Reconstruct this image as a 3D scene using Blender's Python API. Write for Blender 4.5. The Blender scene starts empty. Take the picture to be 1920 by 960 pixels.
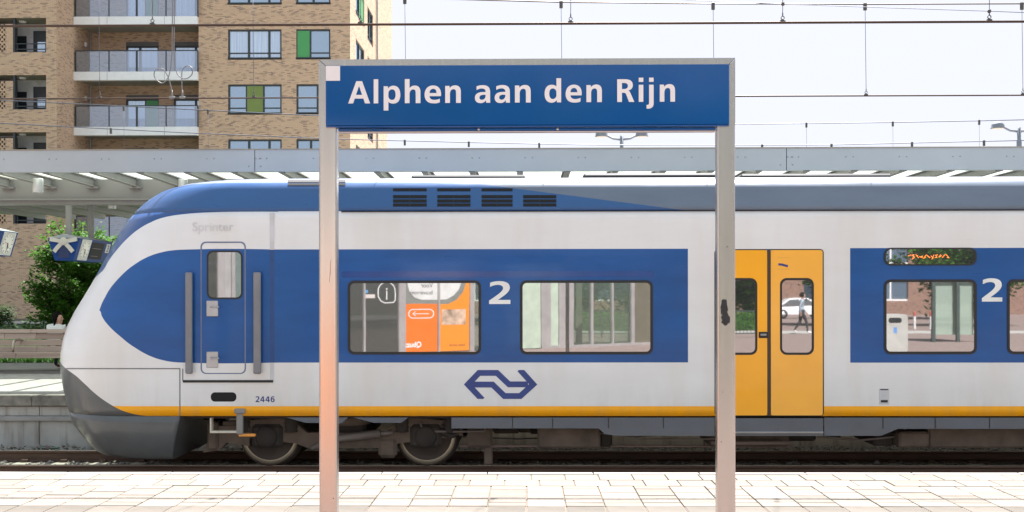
import bpy, bmesh, math, random
from mathutils import Vector, Matrix
R = math.radians
sc = bpy.context.scene
COL = sc.collection
random.seed(7)

# ------------------------------------------------------------------ camera
F = 2060.0                       # focal length in photo pixels (photo is 1920 x 960)
HZ = 556.0                       # photo row of the horizon
CAMZ = 1.6
YAW, ROLL = R(0.75), R(-0.07)
cam = bpy.data.cameras.new('camera')
cam.sensor_width = 36.0
cam.lens = 36.0 * F / 1920.0
cam.shift_y = (HZ - 480.0) / 1920.0
cam.clip_start, cam.clip_end = 0.05, 6000.0
cam_o = bpy.data.objects.new('camera', cam)
CROT = Matrix.Rotation(YAW, 3, 'Z') @ Matrix.Rotation(R(90), 3, 'X') @ Matrix.Rotation(ROLL, 3, 'Z')
cam_o.matrix_world = Matrix.Translation((0, 0, CAMZ)) @ CROT.to_4x4()
COL.objects.link(cam_o)
sc.camera = cam_o

def at(px, py, Y):
    """point of the place on the plane Y (metres in front of the camera) seen at a photo pixel"""
    d = CROT @ Vector(((px - 960.0) / F, (HZ - py) / F, -1.0))
    t = Y / d.y
    return Vector((d.x * t, Y, CAMZ + d.z * t))
def ax(px, Y): return at(px, HZ, Y).x
def az(py, Y, px=960): return at(px, py, Y).z

# ------------------------------------------------------------------ daylight
SUN_EL, SUN_AZ = R(56), R(14)    # sun ahead of the camera, a little to the right
world = bpy.data.worlds.new('World')
sc.world = world
world.use_nodes = True
wn = world.node_tree
bg = wn.nodes['Background']
sky = wn.nodes.new('ShaderNodeTexSky')
sky.sky_type = 'NISHITA'
sky.sun_disc = False
sky.sun_elevation = SUN_EL
sky.sun_rotation = SUN_AZ
sky.air_density, sky.dust_density, sky.ozone_density = 1.0, 2.2, 1.0
haze_cap = wn.nodes.new('ShaderNodeVectorMath')      # thin bright haze: the whole sky is evened out to one pale level
haze_cap.operation = 'MINIMUM'
haze_cap.inputs[1].default_value = (1.33, 1.35, 1.42)
wn.links.new(sky.outputs[0], haze_cap.inputs[0])
wn.links.new(haze_cap.outputs[0], bg.inputs[0])
bg.inputs[1].default_value = 0.15
sun = bpy.data.lights.new('sun', 'SUN')
sun.energy, sun.angle, sun.color = 4.4, R(0.53), (1.0, 0.95, 0.87)
sun_o = bpy.data.objects.new('sun', sun)
sdir = Vector((math.sin(SUN_AZ) * math.cos(SUN_EL), math.cos(SUN_AZ) * math.cos(SUN_EL), math.sin(SUN_EL)))
sun_o.rotation_euler = sdir.to_track_quat('Z', 'Y').to_euler()
COL.objects.link(sun_o)
sc.view_settings.view_transform = 'Standard'
sc.view_settings.look = 'None'
sc.view_settings.exposure = 2.26
sc.view_settings.gamma = 1.0
sc.view_settings.use_white_balance = True
sc.view_settings.white_balance_temperature = 6150
sc.view_settings.white_balance_tint = 13
sc.cycles.max_bounces = 8
sc.cycles.transparent_max_bounces = 12
sc.cycles.use_denoising = True
sc.cycles.sample_clamp_indirect = 6.0

# ------------------------------------------------------------------ materials
MATS = {}
class NT:
    """small node-tree writer"""
    def __init__(s, name):
        s.m = bpy.data.materials.new(name); s.m.use_nodes = True
        s.t = s.m.node_tree; s.b = s.t.nodes['Principled BSDF']; s.out = s.t.nodes['Material Output']
        MATS[name] = s.m
    def n(s, typ, **kw):
        x = s.t.nodes.new(typ)
        for k, v in kw.items(): setattr(x, k, v)
        return x
    def l(s, a, b): s.t.links.new(a, b)
    def coord(s, kind='Object'):
        return s.n('ShaderNodeTexCoord').outputs[kind]
    def mapped(s, scale=(1, 1, 1), kind='Object', rot=(0, 0, 0)):
        mp = s.n('ShaderNodeMapping'); s.l(s.coord(kind), mp.inputs[0])
        mp.inputs['Scale'].default_value = scale; mp.inputs['Rotation'].default_value = rot
        return mp.outputs[0]
    def noise(s, scale, detail=4, rough=.55, vec=None):
        x = s.n('ShaderNodeTexNoise'); x.inputs['Scale'].default_value = scale
        x.inputs['Detail'].default_value = detail; x.inputs['Roughness'].default_value = rough
        s.l(vec if vec is not None else s.coord(), x.inputs['Vector'])
        return x.outputs['Fac']
    def math(s, op, a, b=None, clamp=False):
        x = s.n('ShaderNodeMath', operation=op, use_clamp=clamp)
        for i, v in enumerate((a, b)):
            if v is None: continue
            if isinstance(v, (int, float)): x.inputs[i].default_value = v
            else: s.l(v, x.inputs[i])
        return x.outputs[0]
    def ramp(s, v, stops):
        x = s.n('ShaderNodeValToRGB'); e = x.color_ramp.elements
        while len(e) < len(stops): e.new(0.5)
        for i, (p, c) in enumerate(stops):
            e[i].position = p; e[i].color = (*c, 1) if len(c) == 3 else c
        s.l(v, x.inputs[0]); return x.outputs[0]
    def mix(s, fac, a, b, mode='MIX'):
        x = s.n('ShaderNodeMix', data_type='RGBA', blend_type=mode)
        for k, v in ((0, fac), (6, a), (7, b)):
            if isinstance(v, (int, float)): x.inputs[k].default_value = v
            elif isinstance(v, tuple): x.inputs[k].default_value = (*v, 1)
            else: s.l(v, x.inputs[k])
        return x.outputs[2]
    def base(s, v):
        if isinstance(v, tuple): s.b.inputs['Base Color'].default_value = (*v, 1)
        else: s.l(v, s.b.inputs['Base Color'])
    def bump(s, h, strength=.3, dist=.01):
        x = s.n('ShaderNodeBump'); x.inputs['Strength'].default_value = strength
        x.inputs['Distance'].default_value = dist; s.l(h, x.inputs['Height'])
        s.l(x.outputs[0], s.b.inputs['Normal'])
    def set(s, rough=.5, metal=0.0, spec=.5, coat=0.0, coat_r=.08):
        s.b.inputs['Roughness'].default_value = rough; s.b.inputs['Metallic'].default_value = metal
        s.b.inputs['Specular IOR Level'].default_value = spec
        s.b.inputs['Coat Weight'].default_value = coat; s.b.inputs['Coat Roughness'].default_value = coat_r

def vary(c, k): return tuple(min(1, max(0, x * k)) for x in c)
def simple(name, c, rough=.5, metal=0.0, var=.12, scale=3.0, bump=0.0, coat=0.0, spec=.5, stretch=(1, 1, 1), rand=0.0):
    m = NT(name)
    f = m.noise(scale, 5, .6, m.mapped(stretch))
    col = m.ramp(f, [(.3, vary(c, 1 - var)), (.7, vary(c, 1 + var))])
    if rand:
        oi = m.n('ShaderNodeObjectInfo')
        k = m.math('ADD', m.math('MULTIPLY', oi.outputs['Random'], 2 * rand), 1 - rand)
        v = m.n('ShaderNodeVectorMath', operation='SCALE'); m.l(col, v.inputs[0]); m.l(k, v.inputs['Scale'])
        col = v.outputs[0]
    m.base(col); m.set(rough, metal, spec, coat)
    if bump: m.bump(m.noise(scale * 12, 6), bump, .01)
    return m.m

def brick_mat(name, c1, c2, c3, mortar, bw=.22, bh=.0605):
    m = NT(name)
    tc = m.coord(); sx = m.n('ShaderNodeSeparateXYZ'); m.l(tc, sx.inputs[0])
    geo = m.n('ShaderNodeNewGeometry'); sn = m.n('ShaderNodeSeparateXYZ'); m.l(geo.outputs['True Normal'], sn.inputs[0])
    side = m.math('GREATER_THAN', m.math('ABSOLUTE', sn.outputs[0]), .5)
    u = m.n('ShaderNodeMix', data_type='FLOAT'); m.l(side, u.inputs[0]); m.l(sx.outputs[0], u.inputs[2]); m.l(sx.outputs[1], u.inputs[3])
    cb = m.n('ShaderNodeCombineXYZ'); m.l(u.outputs[0], cb.inputs[0]); m.l(sx.outputs[2], cb.inputs[1])
    br = m.n('ShaderNodeTexBrick'); m.l(cb.outputs[0], br.inputs[0])
    br.inputs['Scale'].default_value = 1; br.inputs['Brick Width'].default_value = bw; br.inputs['Row Height'].default_value = bh
    br.inputs['Mortar Size'].default_value = .008; br.inputs['Mortar Smooth'].default_value = .2; br.inputs['Bias'].default_value = 0
    br.inputs['Color1'].default_value = (0, 0, 0, 1); br.inputs['Color2'].default_value = (1, 1, 1, 1); br.inputs['Mortar'].default_value = (.5, .5, .5, 1)
    # one random tone per brick, plus clustered darker burnt bricks
    mp = m.n('ShaderNodeMapping'); m.l(cb.outputs[0], mp.inputs[0]); mp.inputs['Scale'].default_value = (4.2, 13, 1)
    cl = m.noise(1.0, 4, .75, mp.outputs[0])
    t = m.math('ADD', m.math('MULTIPLY', br.outputs['Color'], .70), m.math('MULTIPLY', cl, .46))
    col = m.ramp(t, [(.16, vary(c1, 1.15)), (.40, c1), (.66, c1), (.80, c2), (.93, c3)])
    big = m.noise(.22, 3, .6, cb.outputs[0])
    col = m.mix(m.math('MULTIPLY', big, .25), col, vary(c1, 1.1))
    col = m.mix(br.outputs['Fac'], col, mortar)
    m.base(col); m.set(.85, 0, .3)
    m.bump(m.math('SUBTRACT', 1.0, br.outputs['Fac']), .5, .01)
    return m.m

def glass_mat(name, dark, gloss, rough=.0, tint=(1, 1, 1), thru=0.0, var=0.0, ripple=0.0):
    """coated window glass: part mirror, part dark room (or part see-through)"""
    m = NT(name)
    m.base(dark); m.set(.4, 0, .3)
    if var:
        f = m.noise(.8, 2); m.base(m.ramp(f, [(.35, vary(dark, 1 - var)), (.65, vary(dark, 1 + var))]))
    g = m.n('ShaderNodeBsdfGlossy'); g.inputs['Roughness'].default_value = rough; g.inputs['Color'].default_value = (*tint, 1)
    if ripple:
        bp = m.n('ShaderNodeBump'); bp.inputs['Strength'].default_value = ripple; bp.inputs['Distance'].default_value = .02
        m.l(m.noise(1.7, 2, .5), bp.inputs['Height']); m.l(bp.outputs[0], g.inputs['Normal'])
    back = m.b.outputs[0]
    if thru:
        tr = m.n('ShaderNodeBsdfTransparent'); tr.inputs[0].default_value = (*vary(tint, .95), 1)
        mx0 = m.n('ShaderNodeMixShader'); mx0.inputs[0].default_value = thru
        m.l(back, mx0.inputs[1]); m.l(tr.outputs[0], mx0.inputs[2]); back = mx0.outputs[0]
    fr = m.n('ShaderNodeFresnel'); fr.inputs[0].default_value = 1.5
    fac = m.math('ADD', m.math('MULTIPLY', fr.outputs[0], .8), gloss, clamp=True)
    mx = m.n('ShaderNodeMixShader'); m.l(fac, mx.inputs[0]); m.l(back, mx.inputs[1]); m.l(g.outputs[0], mx.inputs[2])
    m.l(mx.outputs[0], m.out.inputs[0])
    return m.m

def leaf_mat(name, c):
    m = NT(name)
    f = m.noise(1.3, 4, .7)
    oi = m.n('ShaderNodeNewGeometry')
    t = m.math('ADD', m.math('MULTIPLY', f, .6), m.math('MULTIPLY', oi.outputs['Random Per Island'], .45))
    col = m.ramp(t, [(.2, vary(c, .55)), (.5, c), (.85, (c[0] * 1.35, c[1] * 1.2, c[2] * 1.0))])
    m.base(col); m.set(.6, 0, .12)
    tl = m.n('ShaderNodeBsdfTranslucent'); m.l(col, tl.inputs[0])
    mx = m.n('ShaderNodeMixShader'); mx.inputs[0].default_value = .42
    m.l(m.b.outputs[0], mx.inputs[1]); m.l(tl.outputs[0], mx.inputs[2]); m.l(mx.outputs[0], m.out.inputs[0])
    return m.m

BLUE, YELLOW, WHITE = (.010, .078, .27), (.93, .40, .0), (.74, .735, .735)
DARKM = simple('dark_rubber', (.012, .012, .013), .55)
BLACK = simple('black_gap', (.004, .004, .005), .8)
STEEL = simple('brushed_steel', (.62, .60, .58), .3, 1.0, .06, 2.0, stretch=(30, 30, .6))
GREYM = simple('grey_plate', (.30, .30, .31), .4, .6)
WHITEP = simple('white_paint', (.78, .78, .78), .4)
BLUEP = simple('blue_paint', BLUE, .25, coat=.5)
ORANGE = simple('orange_print', (.72, .165, .012), .4, var=.03)
ORANGE2 = simple('light_orange_print', (.78, .25, .015), .4, var=.03)
CONC = simple('concrete', (.36, .34, .31), .9, var=.22, scale=1.4, bump=.3)
DUST = simple('brake_dust', (.11, .082, .064), .85, var=.35, scale=3, bump=.3)
DUSTD = simple('dark_underframe', (.035, .029, .025), .85, var=.35, scale=3)

# ------------------------------------------------------------------ mesh helpers
class MB:
    """collects boxes, tubes, prisms ... and links them as ONE mesh object"""
    def __init__(s): s.v = []; s.f = []; s.mi = []; s.sm = []
    def add(s, v, f, mi=0, smooth=False):
        o = len(s.v); s.v += [tuple(p) for p in v]
        for q in f: s.f.append([i + o for i in q]); s.mi.append(mi); s.sm.append(smooth)
    def box(s, x0, x1, y0, y1, z0, z1, mi=0):
        if x1 < x0: x0, x1 = x1, x0
        if y1 < y0: y0, y1 = y1, y0
        if z1 < z0: z0, z1 = z1, z0
        v = [(x, y, z) for z in (z0, z1) for y in (y0, y1) for x in (x0, x1)]
        s.add(v, [(0, 2, 3, 1), (4, 5, 7, 6), (0, 1, 5, 4), (2, 6, 7, 3), (0, 4, 6, 2), (1, 3, 7, 5)], mi); return s
    def bbox(s, x0, x1, y0, y1, z0, z1, b=.01, mi=0):
        """box with chamfered edges"""
        if x1 < x0: x0, x1 = x1, x0
        if y1 < y0: y0, y1 = y1, y0
        if z1 < z0: z0, z1 = z1, z0
        bm = bmesh.new(); bmesh.ops.create_cube(bm, size=1)
        for p in bm.verts:
            p.co = Vector(((x0 + x1) / 2 + p.co.x * (x1 - x0), (y0 + y1) / 2 + p.co.y * (y1 - y0), (z0 + z1) / 2 + p.co.z * (z1 - z0)))
        b = min(b, .45 * min(x1 - x0, y1 - y0, z1 - z0))
        bmesh.ops.bevel(bm, geom=bm.edges[:], offset=b, segments=1, affect='EDGES')
        bm.verts.ensure_lookup_table()
        s.add([p.co[:] for p in bm.verts], [[q.index for q in f.verts] for f in bm.faces], mi); bm.free(); return s
    def prism(s, pts, fn, h0, h1, mi=0):
        """polygon pts (u,v) extruded from h0 to h1; fn(u,v,h) -> xyz"""
        n = len(pts)
        v = [fn(a, b, h0) for a, b in pts] + [fn(a, b, h1) for a, b in pts]
        s.add(v, [list(range(n)), list(range(2 * n - 1, n - 1, -1))] + [(i, i + n, (i + 1) % n + n, (i + 1) % n) for i in range(n)], mi); return s
    def tube(s, path, r, n=8, mi=0, cap=True):
        path = [Vector(p) for p in path]; rs = r if isinstance(r, (list, tuple)) else [r] * len(path)
        up = None; rings = []
        for i, p in enumerate(path):
            d = (path[min(i + 1, len(path) - 1)] - path[max(i - 1, 0)]).normalized()
            if up is None:
                up = d.orthogonal().normalized()
            up = (up - d * up.dot(d))
            up = up.normalized() if up.length > 1e-5 else d.orthogonal().normalized()
            w = d.cross(up)
            rings.append([p + (up * math.cos(2 * math.pi * k / n) + w * math.sin(2 * math.pi * k / n)) * rs[i] for k in range(n)])
        v = [q for rg in rings for q in rg]; f = []
        for i in range(len(path) - 1):
            for k in range(n):
                f.append((i * n + k, i * n + (k + 1) % n, (i + 1) * n + (k + 1) % n, (i + 1) * n + k))
        s.add(v, f, mi, True)
        if cap:
            o = len(s.v) - len(v)
            s.f.append([o + k for k in range(n)][::-1]); s.mi.append(mi); s.sm.append(False)
            s.f.append([o + (len(path) - 1) * n + k for k in range(n)]); s.mi.append(mi); s.sm.append(False)
        return s
    def lathe(s, prof, origin, axis='Z', n=24, mi=0, smooth=True):
        """prof: (radius, height) list revolved round axis through origin"""
        o = Vector(origin); v = []; f = []
        for r, h in prof:
            for k in range(n):
                a = 2 * math.pi * k / n; c, d = r * math.cos(a), r * math.sin(a)
                v.append(o + (Vector((c, d, h)) if axis == 'Z' else Vector((c, h, d)) if axis == 'Y' else Vector((h, c, d))))
        for i in range(len(prof) - 1):
            for k in range(n):
                f.append((i * n + k, i * n + (k + 1) % n, (i + 1) * n + (k + 1) % n, (i + 1) * n + k))
        s.add(v, f, mi, smooth); return s
    def build(s, name, mats, parent=None, kind=None, bevel=0):
        me = bpy.data.meshes.new(name); me.from_pydata(s.v, [], s.f)
        for m in (mats if isinstance(mats, (list, tuple)) else [mats]): me.materials.append(m)
        me.polygons.foreach_set('material_index', s.mi); me.polygons.foreach_set('use_smooth', s.sm)
        bm = bmesh.new(); bm.from_mesh(me); bmesh.ops.recalc_face_normals(bm, faces=bm.faces); bm.to_mesh(me); bm.free()
        return link(name, me, parent, kind)

def link(name, me, parent=None, kind=None):
    o = bpy.data.objects.new(name, me); COL.objects.link(o)
    if parent is not None:
        o.parent = parent
        if parent.parent is None and parent.get('world_children', 0):
            o.matrix_parent_inverse = Matrix.Translation(-Vector(parent.location))
    if kind: o['kind'] = kind
    return o

def tag(o, label, cat, group=None):
    o['label'] = label; o['category'] = cat
    if group: o['group'] = group
    return o
def thing(name, label, cat, loc=(0, 0, 0), group=None, world=True, rz=0):
    """an Empty at the thing's base; its parts are modelled in world coordinates (world=True) or round the base"""
    o = bpy.data.objects.new(name, None); COL.objects.link(o); o.location = loc; o.rotation_euler = (0, 0, rz)
    o.empty_display_size = .2
    if world: o['world_children'] = 1
    return tag(o, label, cat, group)
def copy_tree(o, parent=None):
    c = o.copy(); COL.objects.link(c)
    if parent is not None: c.parent = parent
    for ch in o.children: copy_tree(ch, c)
    return c

def rrect(x0, x1, z0, z1, r, n=5):
    pts = []
    for cx, cz, a0 in ((x1 - r, z1 - r, 0), (x0 + r, z1 - r, 90), (x0 + r, z0 + r, 180), (x1 - r, z0 + r, 270)):
        for k in range(n + 1):
            a = R(a0 + 90 * k / n); pts.append((cx + r * math.cos(a), cz + r * math.sin(a)))
    return pts
XZ = lambda u, v, h: (u, h, v)
def ring_xz(mb, outer, inner, y0, y1, mi=0):
    """frame between two outlines with the same number of points"""
    n = len(outer)
    v = [(a, y0, b) for a, b in outer] + [(a, y0, b) for a, b in inner] + [(a, y1, b) for a, b in outer] + [(a, y1, b) for a, b in inner]
    f = []
    for i in range(n):
        j = (i + 1) % n
        f += [(i, j, n + j, n + i), (2 * n + i, 3 * n + i, 3 * n + j, 2 * n + j), (i, 2 * n + i, 2 * n + j, j), (n + i, n + j, 3 * n + j, 3 * n + i)]
    mb.add(v, f, mi)

def bez(p0, p1, p2, p3, n=8):
    for i in range(1, n + 1):
        t = i / n; u = 1 - t
        yield tuple(u**3 * a + 3 * u * u * t * b + 3 * u * t * t * c + t**3 * d for a, b, c, d in zip(p0, p1, p2, p3))
def contour(cmds):
    pts = []
    for c in cmds:
        if len(c) == 2: pts.append(tuple(c))
        else: pts += list(bez(pts[-1], c[0:2], c[2:4], c[4:6]))
    return pts
# hand drawn bold humanist letters: width, contours (baseline 0, capitals 123 high)
GLYPH = {
 'A': [[(0, 0), (45, 123), (77, 123), (121, 0), (93, 0), (84, 27), (36, 27), (27, 0)], [(43, 47), (77, 47), (60, 97)]],
 'l': [[(0, 0), (0, 133), (25, 133), (25, 0)]],
 'p': [[(0, -40), (0, 94), (23, 94), (25, 82), (32, 92, 42, 97, 54, 97), (78, 97, 92, 78, 92, 48), (92, 16, 78, -2, 52, -2), (42, -2, 33, 1, 26, 8), (26, -40)],
       [(26, 36), (26, 58), (29, 70, 36, 77, 46, 77), (59, 77, 66, 66, 66, 47), (66, 28, 59, 18, 46, 18), (36, 18, 29, 25, 26, 36)]],
 'h': [[(0, 0), (0, 133), (26, 133), (26, 82), (33, 92, 43, 97, 55, 97), (76, 97, 86, 84, 86, 62), (86, 0), (60, 0), (60, 54), (60, 69, 56, 76, 46, 76), (34, 76, 26, 66, 26, 50), (26, 0)]],
 'n': [[(0, 0), (0, 94), (23, 94), (25, 82), (32, 92, 43, 97, 55, 97), (76, 97, 86, 84, 86, 62), (86, 0), (60, 0), (60, 54), (60, 69, 56, 76, 46, 76), (34, 76, 26, 66, 26, 50), (26, 0)]],
 'e': [[(90, 38), (27, 38), (28, 24, 38, 17, 54, 17), (66, 17, 76, 20, 84, 24), (84, 4), (74, -1, 62, -2, 50, -2), (18, -2, 0, 14, 0, 46), (0, 76, 18, 97, 47, 97), (76, 97, 91, 78, 91, 48)],
       [(27, 55), (66, 55), (66, 70, 59, 79, 47, 79), (36, 79, 28, 70, 27, 55)]],
 'a': [[(85, 0), (62, 0), (61, 13), (54, 3, 44, -2, 31, -2), (12, -2, 0, 9, 0, 27), (0, 48, 16, 59, 46, 59), (59, 59), (59, 62), (59, 72, 52, 79, 38, 79), (28, 79, 18, 76, 9, 70), (9, 90), (20, 95, 31, 97, 44, 97), (72, 97, 84, 84, 84, 58), (84, 20), (84, 10, 84, 5, 85, 0)],
       [(59, 44), (48, 44), (32, 44, 25, 38, 25, 28), (25, 20, 30, 16, 38, 16), (51, 16, 59, 26, 59, 38)]],
 'd': [[(92, 0), (69, 0), (67, 12), (60, 3, 50, -2, 38, -2), (14, -2, 0, 17, 0, 47), (0, 79, 14, 97, 40, 97), (50, 97, 59, 94, 66, 87), (66, 133), (92, 133)],
       [(66, 59), (66, 37), (63, 25, 56, 18, 46, 18), (33, 18, 26, 29, 26, 48), (26, 67, 33, 77, 46, 77), (56, 77, 63, 70, 66, 59)]],
 'R': [[(0, 0), (0, 125), (44, 125), (74, 125, 86, 112, 86, 92), (86, 76, 76, 66, 61, 63), (68, 60, 71, 54, 75, 44), (94, 0), (65, 0), (51, 38), (47, 49, 42, 51, 34, 51), (26, 51), (26, 0)],
       [(26, 71), (38, 71), (52, 71, 59, 78, 59, 88), (59, 99, 52, 105, 38, 105), (26, 105)]],
 'i': [[(0, 0), (0, 94), (25, 94), (25, 0)], [(0, 110), (0, 133), (25, 133), (25, 110)]],
 'j': [[(14, 94), (39, 94), (39, -6), (39, -28, 28, -38, 8, -38), (0, -37), (0, -17), (10, -18, 14, -15, 14, -4)], [(14, 110), (14, 133), (39, 133), (39, 110)]],
 '2': [[(0, 0), (0, 18), (20, 38, 54, 66, 54, 84), (54, 97, 46, 103, 34, 103), (24, 103, 14, 99, 4, 92), (4, 114), (14, 120, 26, 123, 40, 123), (66, 123, 80, 110, 80, 88), (80, 62, 54, 42, 34, 22), (82, 22), (82, 0)]],
 '4': [[(52, 0), (52, 27), (0, 27), (0, 48), (46, 121), (76, 121), (76, 47), (92, 47), (92, 27), (76, 27), (76, 0)], [(52, 47), (52, 92), (23, 47)]],
 '6': [[(76, 119), (76, 99), (66, 103, 58, 103, 52, 103), (36, 103, 27, 92, 26, 73), (33, 80, 41, 82, 50, 82), (72, 82, 84, 66, 84, 42), (84, 14, 68, -2, 43, -2), (14, -2, 0, 18, 0, 56), (0, 100, 18, 123, 52, 123), (60, 123, 68, 122, 76, 119)],
       [(43, 63), (32, 63, 26, 54, 26, 42), (26, 26, 33, 17, 43, 17), (53, 17, 58, 26, 58, 40), (58, 55, 53, 63, 43, 63)]],
 '3': [[(4, 4), (4, 25), (14, 20, 24, 18, 34, 18), (48, 18, 56, 24, 56, 36), (56, 48, 48, 53, 34, 53), (18, 53), (18, 72), (32, 72), (46, 72, 53, 78, 53, 88), (53, 98, 46, 103, 34, 103), (25, 103, 16, 101, 8, 97), (8, 117), (18, 121, 28, 123, 40, 123), (66, 123, 79, 111, 79, 92), (79, 77, 71, 68, 58, 64), (74, 60, 82, 50, 82, 35), (82, 10, 64, -2, 34, -2), (24, -2, 14, 0, 4, 4)]],
 'o': [[(46, 97), (76, 97, 92, 78, 92, 48), (92, 17, 76, -2, 46, -2), (16, -2, 0, 17, 0, 48), (0, 78, 16, 97, 46, 97)], [(46, 77), (34, 77, 26, 67, 26, 48), (26, 28, 34, 18, 46, 18), (58, 18, 66, 28, 66, 48), (66, 67, 58, 77, 46, 77)]],
}
def fill_mesh(name, contours, thick):
    """flat outlines with holes -> a thin solid in the XZ plane, front at y=0 (facing -Y), back at y=thick"""
    cu = bpy.data.curves.new(name, 'CURVE'); cu.dimensions = '2D'; cu.fill_mode = 'BOTH'; cu.extrude = thick / 2
    for pts in contours:
        sp = cu.splines.new('POLY'); sp.points.add(len(pts) - 1)
        for q, (a, b) in zip(sp.points, pts): q.co = (a, b, 0, 1)
        sp.use_cyclic_u = True
    o = bpy.data.objects.new(name, cu); COL.objects.link(o)
    dg = bpy.context.evaluated_depsgraph_get()
    me = bpy.data.meshes.new_from_object(o.evaluated_get(dg))
    bpy.data.objects.remove(o); bpy.data.curves.remove(cu)
    me.name = name
    me.transform(Matrix(((1, 0, 0, 0), (0, 0, -1, thick / 2), (0, 1, 0, 0), (0, 0, 0, 1))))
    return me
def glyph_contours(ch, x, z, k, kx=None):
    kx = kx or k
    return [[(x + a * kx, z + b * k) for a, b in contour(c)] for c in GLYPH[ch]]
def text_mesh(name, body, size, thick=.004, bold=0.0, align='LEFT'):
    cu = bpy.data.curves.new(name, 'FONT'); cu.body = body; cu.size = size; cu.extrude = thick / 2; cu.offset = bold; cu.align_x = align
    cu.resolution_u = 3
    o = bpy.data.objects.new(name, cu); COL.objects.link(o)
    dg = bpy.context.evaluated_depsgraph_get()
    me = bpy.data.meshes.new_from_object(o.evaluated_get(dg))
    bpy.data.objects.remove(o); bpy.data.curves.remove(cu); me.name = name
    return me
def stroke(pts, w):
    """outline of a mitred stroke along pts"""
    L, Rr = [], []
    n = len(pts)
    for i in range(n):
        p = Vector(pts[i]); a = (p - Vector(pts[i - 1])).normalized() if i else None
        b = (Vector(pts[i + 1]) - p).normalized() if i < n - 1 else None
        a = a or b; b = b or a
        na, nb = Vector((-a.y, a.x)), Vector((-b.y, b.x))
        m = (na + nb).normalized(); k = (w / 2) / max(.35, m.dot(na))
        L.append(tuple(p + m * k)); Rr.append(tuple(p - m * k))
    return L + Rr[::-1]

def wall_cells(x0, x1, z0, z1, holes):
    """rectangles that cover a wall without its openings"""
    xs = sorted({x0, x1, *[min(max(h[i], x0), x1) for h in holes for i in (0, 1)]})
    zs = sorted({z0, z1, *[min(max(h[i], z0), z1) for h in holes for i in (2, 3)]})
    for i in range(len(xs) - 1):
        j = 0
        while j < len(zs) - 1:
            cx = (xs[i] + xs[i + 1]) / 2
            def solid(j):
                cz = (zs[j] + zs[j + 1]) / 2
                return not any(h[0] < cx < h[1] and h[2] < cz < h[3] for h in holes)
            if solid(j):
                k = j
                while k + 1 < len(zs) - 1 and solid(k + 1): k += 1
                yield xs[i], xs[i + 1], zs[j], zs[k + 1]
                j = k + 1
            else: j += 1

RAILZ = -0.76                    # top of the rails below the platforms
YN, YF = 15.38, 16.82            # near and far rail
TRK = (YN + YF) / 2
NEAR_EDGE, FAR_EDGE = 10.0, 17.8

# ================================================================== ground, tracks, platforms
def tile_ground_mat(name, c1, c2, mortar, bw, bh, rough=.85):
    m = NT(name)
    br = m.n('ShaderNodeTexBrick'); m.l(m.coord(), br.inputs[0]); br.inputs['Scale'].default_value = 1
    br.inputs['Brick Width'].default_value = bw; br.inputs['Row Height'].default_value = bh
    br.inputs['Mortar Size'].default_value = .006; br.inputs['Color1'].default_value = (*c1, 1)
    br.inputs['Color2'].default_value = (*c2, 1); br.inputs['Mortar'].default_value = (*mortar, 1)
    col = m.mix(m.math('MULTIPLY', m.noise(.7, 5), .5), br.outputs['Color'], vary(c1, .7))
    m.base(col); m.set(rough); m.bump(m.math('SUBTRACT', 1.0, br.outputs['Fac']), .4, .01); return m.m
M_TILE = simple('pale_paving', (.195, .174, .150), .9, var=.14, scale=2.2, bump=.2, rand=.12, spec=.08)
M_COPING = simple('pale_kerb', (.30, .285, .265), .9, spec=.1, var=.08, scale=4, bump=.15, rand=.05)
M_PLAZA = tile_ground_mat('plaza_paving', (.25, .185, .165), (.20, .145, .13), (.11, .09, .085), .21, .105)
M_FARPAVE = tile_ground_mat('far_paving', (.42, .40, .375), (.36, .345, .325), (.17, .16, .15), .30, .30)
M_SOIL = simple('soil', (.10, .085, .065), .95, var=.3, scale=.5)
M_BALLAST = simple('ballast_fines', (.27, .235, .20), .95, var=.5, scale=14, bump=1.0)
M_STONE = simple('ballast_stone', (.24, .22, .195), .9, var=.45, scale=9)
M_RAIL = simple('rusty_rail', (.10, .058, .040), .65, .3, var=.2, scale=4, stretch=(.6, 6, 6))
M_RAILTOP = simple('polished_rail', (.62, .60, .57), .22, 1.0, var=.05)
M_SLEEPER = simple('concrete_sleeper', (.34, .32, .26), .9, var=.25, scale=5, bump=.2)
MB().box(-1500, 1500, -400, 2500, -1.6, -1.05).build('ground', M_SOIL, kind='structure')
MB().box(-60, 60, 10.06, 17.84, -1.3, -.935).build('track_bed', M_BALLAST, kind='structure')

track = thing('railway_track', 'rusty rails on concrete sleepers under the train', 'track', (0, TRK, RAILZ)); track['kind'] = 'structure'
del track['category']
def rail(y):
    prof = [(-.075, -.16), (.075, -.16), (.075, -.148), (.012, -.125), (.012, -.045), (.036, -.03), (.036, -.004), (-.036, -.004), (-.036, -.03), (-.012, -.045), (-.012, -.125), (-.075, -.148)]
    o = MB().prism([(y + a, RAILZ + b) for a, b in prof], lambda u, v, h: (h, u, v), -40, 40).build('rail', M_RAIL, track)
    MB().box(-40, 40, y - .030, y + .030, RAILZ - .004, RAILZ).build('rail_head', M_RAILTOP, o)
rail(YN); rail(YF)
slm = None
for i in range(-17, 17):
    x = ax(335, 16.6) + .0 + i * .60 + 2.4
    if slm is None:
        o = MB().prism([(-.15, 0), (.15, 0), (.11, .20), (-.11, .20)], lambda u, v, h: (u, h, v), -1.29, 1.29).build('sleeper', M_SLEEPER, track)
        slm = o.data
    else: o = link('sleeper', slm, track)
    o.matrix_parent_inverse = Matrix(); o.location = (x, 0, -.175 - .2 + .01)
    for yy in (-.72, .72): pass
clm = None
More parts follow.
